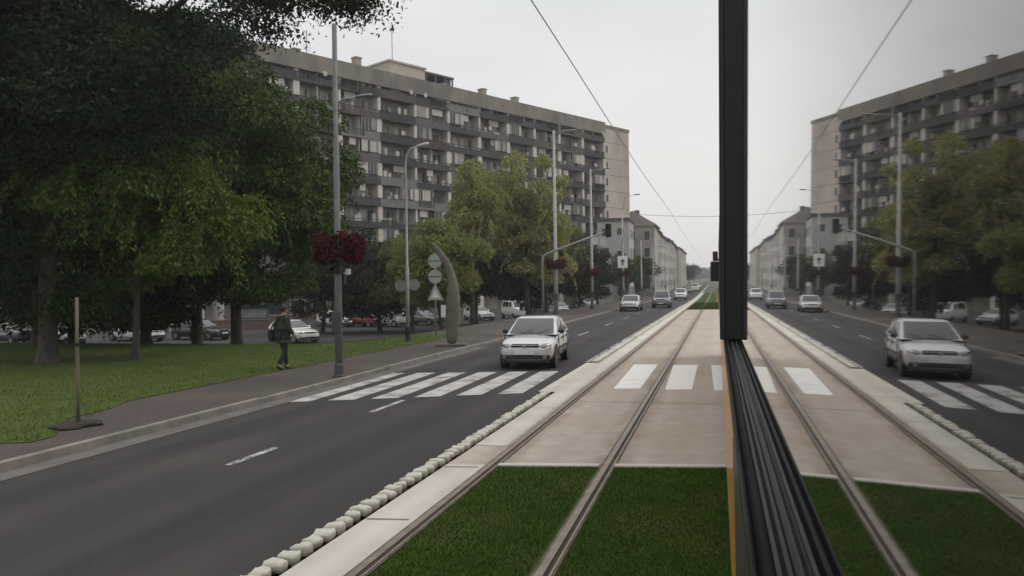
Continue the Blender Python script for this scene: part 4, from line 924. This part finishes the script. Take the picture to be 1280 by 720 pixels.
for (x, y), a, pm_, kd, lab in pk:
    make_car('parked_car', lab, (x, y, gh(x, y)+.03), R(a), pm_, kd, group=PARK, detail=False)

# ------------------------------------------------------------------ person
def skinned(name, verts, edges, radii, m, parent, root=0, sub=2):
    me = bpy.data.meshes.new(name); me.from_pydata(verts, edges, [])
    o = bpy.data.objects.new(name, me); COL.objects.link(o)
    o.modifiers.new('skin', 'SKIN').use_smooth_shade = True
    for i, r_ in enumerate(radii):
        rr = r_ if hasattr(r_, '__len__') else (r_, r_)
        me.skin_vertices[0].data[i].radius = rr; me.skin_vertices[0].data[i].use_root = (i == root)
    s_ = o.modifiers.new('subdivision', 'SUBSURF'); s_.levels = sub; s_.render_levels = sub
    dg = bpy.context.evaluated_depsgraph_get(); nm = bpy.data.meshes.new_from_object(o.evaluated_get(dg))
    o.modifiers.clear(); o.data = nm; nm.materials.clear(); nm.materials.append(m); nm.polygons.foreach_set('use_smooth', [True]*len(nm.polygons))
    o.parent = parent; return o
pe = empty('person', (-11.5, 19.55, .1), R(-28), 'person in dark green jacket and dark trousers walking away along the sidewalk', 'person')
# joints (x right, y forward, z up), walking: left leg forward, right leg back
J = [(0, 0, .93), (0, .01, 1.10), (0, .03, 1.30), (0, .04, 1.44), (0, .06, 1.52), (0, .075, 1.61), (0, .08, 1.70),          # 0 pelvis .. 6 crown
     (-.09, .0, .90), (-.10, .13, .50), (-.10, .17, .09), (-.10, .29, .035),                                              # 7-10 left leg
     (.09, .0, .90), (.10, .02, .49), (.10, -.19, .13), (.10, -.10, .035),                                                # 11-14 right leg
     (-.17, .03, 1.39), (-.25, -.06, 1.13), (-.22, .08, .93), (-.21, .11, .86),                                           # 15-18 left arm
     (.17, .03, 1.39), (.22, .06, 1.12), (.20, .22, .95), (.19, .26, .89)]                                                # 19-22 right arm
E_ = [(0,1),(1,2),(2,3),(3,4),(4,5),(5,6),(0,7),(7,8),(8,9),(9,10),(0,11),(11,12),(12,13),(13,14),(3,15),(15,16),(16,17),(17,18),(3,19),(19,20),(20,21),(21,22)]
Rd = [(.15,.11),(.14,.10),(.16,.11),(.10,.08),(.055,.055),(.082,.095),(.06,.07),.085,.058,.042,.035,.085,.058,.042,.035,.062,.045,.034,.036,.062,.045,.034,.036]
nj = len(J)
for side, hb in ((-1, 18), (1, 22)):                                # hands: four fingers and a thumb each, slightly curled
    hx, hy, hz2 = J[hb]
    for k in range(4):
        a = (hx+side*.012*0+(-.022+.015*k)*1.0, hy+.005, hz2-.035); b_ = (a[0], a[1]+.012, a[2]-.04); c = (a[0], a[1]+.03, a[2]-.065+.006*abs(k-1.5))
        i0 = len(J); J += [a, b_, c]; E_ += [(hb, i0), (i0, i0+1), (i0+1, i0+2)]; Rd += [.0095, .009, .007]
    a = (hx-side*.03, hy+.02, hz2-.015); b_ = (hx-side*.035, hy+.04, hz2-.045); i0 = len(J); J += [a, b_]; E_ += [(hb, i0), (i0, i0+1)]; Rd += [.011, .008]
skinned('body', J, E_, Rd, mat('skin', (.30, .19, .14), .6), pe)
v, f = icos(1, 2)
M_jack = mat('green_jacket', (.026, .036, .026), .9, (.018, .026, .019), 6, bump=.4)
M_trou = mat('dark_trousers', (.018, .020, .019), .9, (.012, .014, .013), 6, bump=.3)
jv = [J[0], (0, .0, .86), J[1], J[2], J[3], J[15], J[16], (J[17][0], J[17][1]-.01, J[17][2]+.03), J[19], J[20], (J[21][0], J[21][1]-.01, J[21][2]+.02)]
skinned('jacket', jv, [(0,1),(0,2),(2,3),(3,4),(4,5),(5,6),(6,7),(4,8),(8,9),(9,10)], [(.21,.165),(.215,.17),(.195,.155),(.20,.15),(.11,.10),.105,.08,.062,.105,.08,.062], M_jack, pe)
skinned('trousers', [J[0], J[7], J[8], (J[9][0], J[9][1], J[9][2]+.02), J[11], J[12], (J[13][0], J[13][1], J[13][2]+.02)], [(0,1),(1,2),(2,3),(0,4),(4,5),(5,6)], [(.155,.12),.105,.076,.066,.105,.076,.066], M_trou, pe)
for nm_, a, b_ in (('shoe', J[9], J[10]), ('shoe', J[13], J[14])):
    mb = MB(); cx, cy, cz_ = (a[0]+b_[0])/2, (a[1]+b_[1])/2, (a[2]+b_[2])/2
    d = Vector(b_)-Vector(a); d.z *= .6; d.normalize(); rot = d.to_track_quat('Y', 'Z').to_matrix()
    mb.add([tuple(Vector((cx, cy, max(.04, cz_-.02)))+rot @ Vector((p[0]*.05, p[1]*.14, p[2]*.045))) for p in v], f); mb.build(nm_, M_black, pe, smooth=True)
for nm_, c, r_, m_ in (('nose', (0, .178, 1.60), (.014, .022, .02), MATS['skin']), ('ear', (-.085, .07, 1.61), (.014, .022, .032), MATS['skin']), ('ear', (.085, .07, 1.61), (.014, .022, .032), MATS['skin']),
                       ('eye', (-.032, .158, 1.635), (.013, .01, .008), M_black), ('eye', (.032, .158, 1.635), (.013, .01, .008), M_black), ('mouth', (0, .165, 1.555), (.024, .008, .006), mat('lips', (.22, .10, .09), .6)),
                       ('hair', (0, .055, 1.655), (.095, .105, .095), mat('dark_hair', (.018, .015, .013), .8, bump=.5))):
    mb = MB(); mb.add([(c[0]+p[0]*r_[0], c[1]+p[1]*r_[1], c[2]+p[2]*r_[2]) for p in v], f); mb.build(nm_, m_, pe, smooth=True)
# shoulder bag on the left hip
t = empty('shoulder_bag', (-11.5, 19.55, .1), R(-28), 'dark bulky shoulder bag hanging at the left hip of the walking person', 'bag')
mb = MB(); mb.box((-.44, -.20, .78), (-.26, .14, 1.10)); mb.build('bag', mat('bag_cloth', (.020, .026, .021), .9, bump=.4), t, bevel=.05, seg=4)
mb = MB(); mb.tube([(-.33, .10, 1.08), (-.20, .17, 1.30), (.05, .17, 1.47), (.14, .03, 1.50), (.05, -.12, 1.44), (-.20, -.16, 1.25), (-.33, -.16, 1.08)], .018, 8); mb.build('strap', M_black, t, smooth=True)

# ------------------------------------------------------------------ the tram the picture is taken from (its side runs along x = 0.02 .. 0.1)
M_orange = mat('tram_orange', (.62, .30, .055), .4, (.57, .265, .05), 1.5, coat=.5)
M_hull = mat('tram_black', (.020, .020, .022), .35, (.015, .015, .016), 3)
M_post = mat('tram_window_post', (.030, .029, .028), .55, (.024, .023, .023), 3)
M_tglass = bpy.data.materials.new('tram_window_glass'); M_tglass.use_nodes = True
b = M_tglass.node_tree.nodes['Principled BSDF']; b.inputs['Base Color'].default_value = (.012, .013, .013, 1); b.inputs['Roughness'].default_value = .025; b.inputs['IOR'].default_value = 1.8; b.inputs['Coat Weight'].default_value = 1; b.inputs['Coat IOR'].default_value = 1.8; b.inputs['Coat Roughness'].default_value = .02
tr = empty('tram', (1.3, 9, 0), 0, 'orange and black tram whose window glass mirrors the street at the right', 'tram')
def part(mb, name, m, **k):
    mb.v = [(x-1.3, y-9, z) for x, y, z in mb.v]; return mb.build(name, m, tr, **k)
Y0, Y1 = -6, 25
TL, GZ = .012, 2.097
def gx(z): return .045+TL*(z-GZ)
mb = MB(); mb.box((.13, Y0, .34), (2.5, Y1, 2.06)); part(mb, 'lower_body', M_hull)
mb = MB(); mb.box((.10, Y0, 3.42), (2.5, Y1, 3.75)); mb.box((.45, Y0+1, 3.75), (2.15, Y1-1, 4.0)); part(mb, 'roof', M_hull, bevel=.04)
mb = MB(); mb.prism([(.0195, 2.028), (.13, 2.028), (.13, 1.62), (.06, 1.64), (.0195, 1.70)], 1.30, Y1-.3, 'y'); part(mb, 'side_belt', M_orange)
mb = MB(); mb.prism([(.0215, 2.064), (.128, 2.064), (.128, 2.031), (.0215, 2.031)], 1.30, Y1-.3, 'y'); part(mb, 'belt_gap', M_hull)
mb = MB(); mb.prism([(.021, 2.064), (.128, 2.064), (.128, 1.66), (.06, 1.68), (.0215, 1.76)], Y0, 1.29, 'y'); part(mb, 'lower_skirt', M_hull)
mb = MB(); mb.prism([(.10, .34), (.128, .34), (.128, 1.60), (.10, 1.6)], Y0, Y1-.3, 'y'); part(mb, 'lower_panel', M_orange)
# ribbed sill under the window
prof = [(.047, 2.0975), (.0425, 2.0985), (.0405, 2.100), (.0380, 2.0985), (.0355, 2.094), (.0325, 2.094), (.0300, 2.0985), (.0275, 2.100), (.0255, 2.0965), (.0230, 2.091), (.0205, 2.095), (.0188, 2.096), (.0175, 2.091), (.0180, 2.070), (.128, 2.068), (.128, 2.0975)]
mb = MB(); mb.prism(prof, Y0, Y1-.4, 'y'); part(mb, 'window_sill', M_rubber)
PY = 2.50
for (a, b_) in [(-2.2, PY)]+[(PY+.16+k*1.95, PY+.16+k*1.95+1.78) for k in range(11)]:
    z0, z1 = GZ-.003, 3.45
    mb = MB(); mb.hexa([(gx(z0), a, z0), (gx(z0)+.012, a, z0), (gx(z0)+.012, b_, z0), (gx(z0), b_, z0), (gx(z1), a, z1), (gx(z1)+.012, a, z1), (gx(z1)+.012, b_, z1), (gx(z1), b_, z1)])
    part(mb, 'window_pane', M_tglass)
def post(ya, yb, xo, nm='window_post'):
    mb = MB(); z0, z1 = GZ+.004, 3.45
    mb.hexa([(xo, ya, z0), (gx(z0)+.04, ya, z0), (gx(z0)+.04, yb, z0), (xo, yb, z0), (xo+TL*1.0, ya, z1), (gx(z1)+.04, ya, z1), (gx(z1)+.04, yb, z1), (xo+TL*1.0, yb, z1)]); return part(mb, nm, M_post, bevel=.003)
post(PY+.003, PY+.14, .005)
mb = MB(); mb.hexa([(.013, PY-.002, GZ+.01), (.017, PY-.002, GZ+.01), (.017, PY+.002, GZ+.01), (.013, PY+.002, GZ+.01), (.025, PY-.002, 3.44), (.029, PY-.002, 3.44), (.029, PY+.002, 3.44), (.025, PY+.002, 3.44)]); part(mb, 'post_seam', M_dgal)
for k in range(11): post(PY+.16+k*1.95+1.785, PY+.16+(k+1)*1.95-.012, .03)
# front end with mirror and lamp cluster
mb = MB(); mb.prism([(.13, Y1), (2.5, Y1), (2.2, Y1+1.3), (.5, Y1+1.3)], .36, 3.6, 'z'); part(mb, 'cab', M_hull, bevel=.05)
mb = MB(); mb.box((-.20, Y1-.3, 2.35), (.05, Y1-.12, 2.95)); mm = part(mb, 'wing_mirror', M_black, bevel=.03)
mb = MB(); mb.box((-.13, Y1-.28, 2.96), (.02, Y1-.16, 3.25)); part(mb, 'mirror_cap', mat('dark_red_cap', (.06, .015, .02), .5), bevel=.02)
mb = MB(); mb.tube([(.16, Y1-.2, 3.1), (.0, Y1-.22, 2.98)], .025, 8); part(mb, 'mirror_arm', M_black)
mb = MB(); mb.box((-.06, Y1-.36, 1.72), (.10, Y1-.1, 2.18)); part(mb, 'marker_lamp', mat('marker_lamp_lens', (.45, .40, .25), .3), bevel=.02)

# ------------------------------------------------------------------ haze over the far street
hm = bpy.data.materials.new('haze_air'); hm.use_nodes = True; ht = hm.node_tree; ht.nodes.clear()
pv = ht.nodes.new('ShaderNodeVolumePrincipled'); pv.inputs['Color'].default_value = (.95, .96, 1, 1); pv.inputs['Density'].default_value = .00048; pv.inputs['Anisotropy'].default_value = .2
ho = ht.nodes.new('ShaderNodeOutputMaterial'); ht.links.new(pv.outputs[0], ho.inputs['Volume'])
mb = MB(); mb.box((-700, -160, -3.5), (700, 1600, 48)); hb = mb.build('haze', hm); tag(hb, 'thin pale air over the far end of the street', 'haze', kind='stuff')
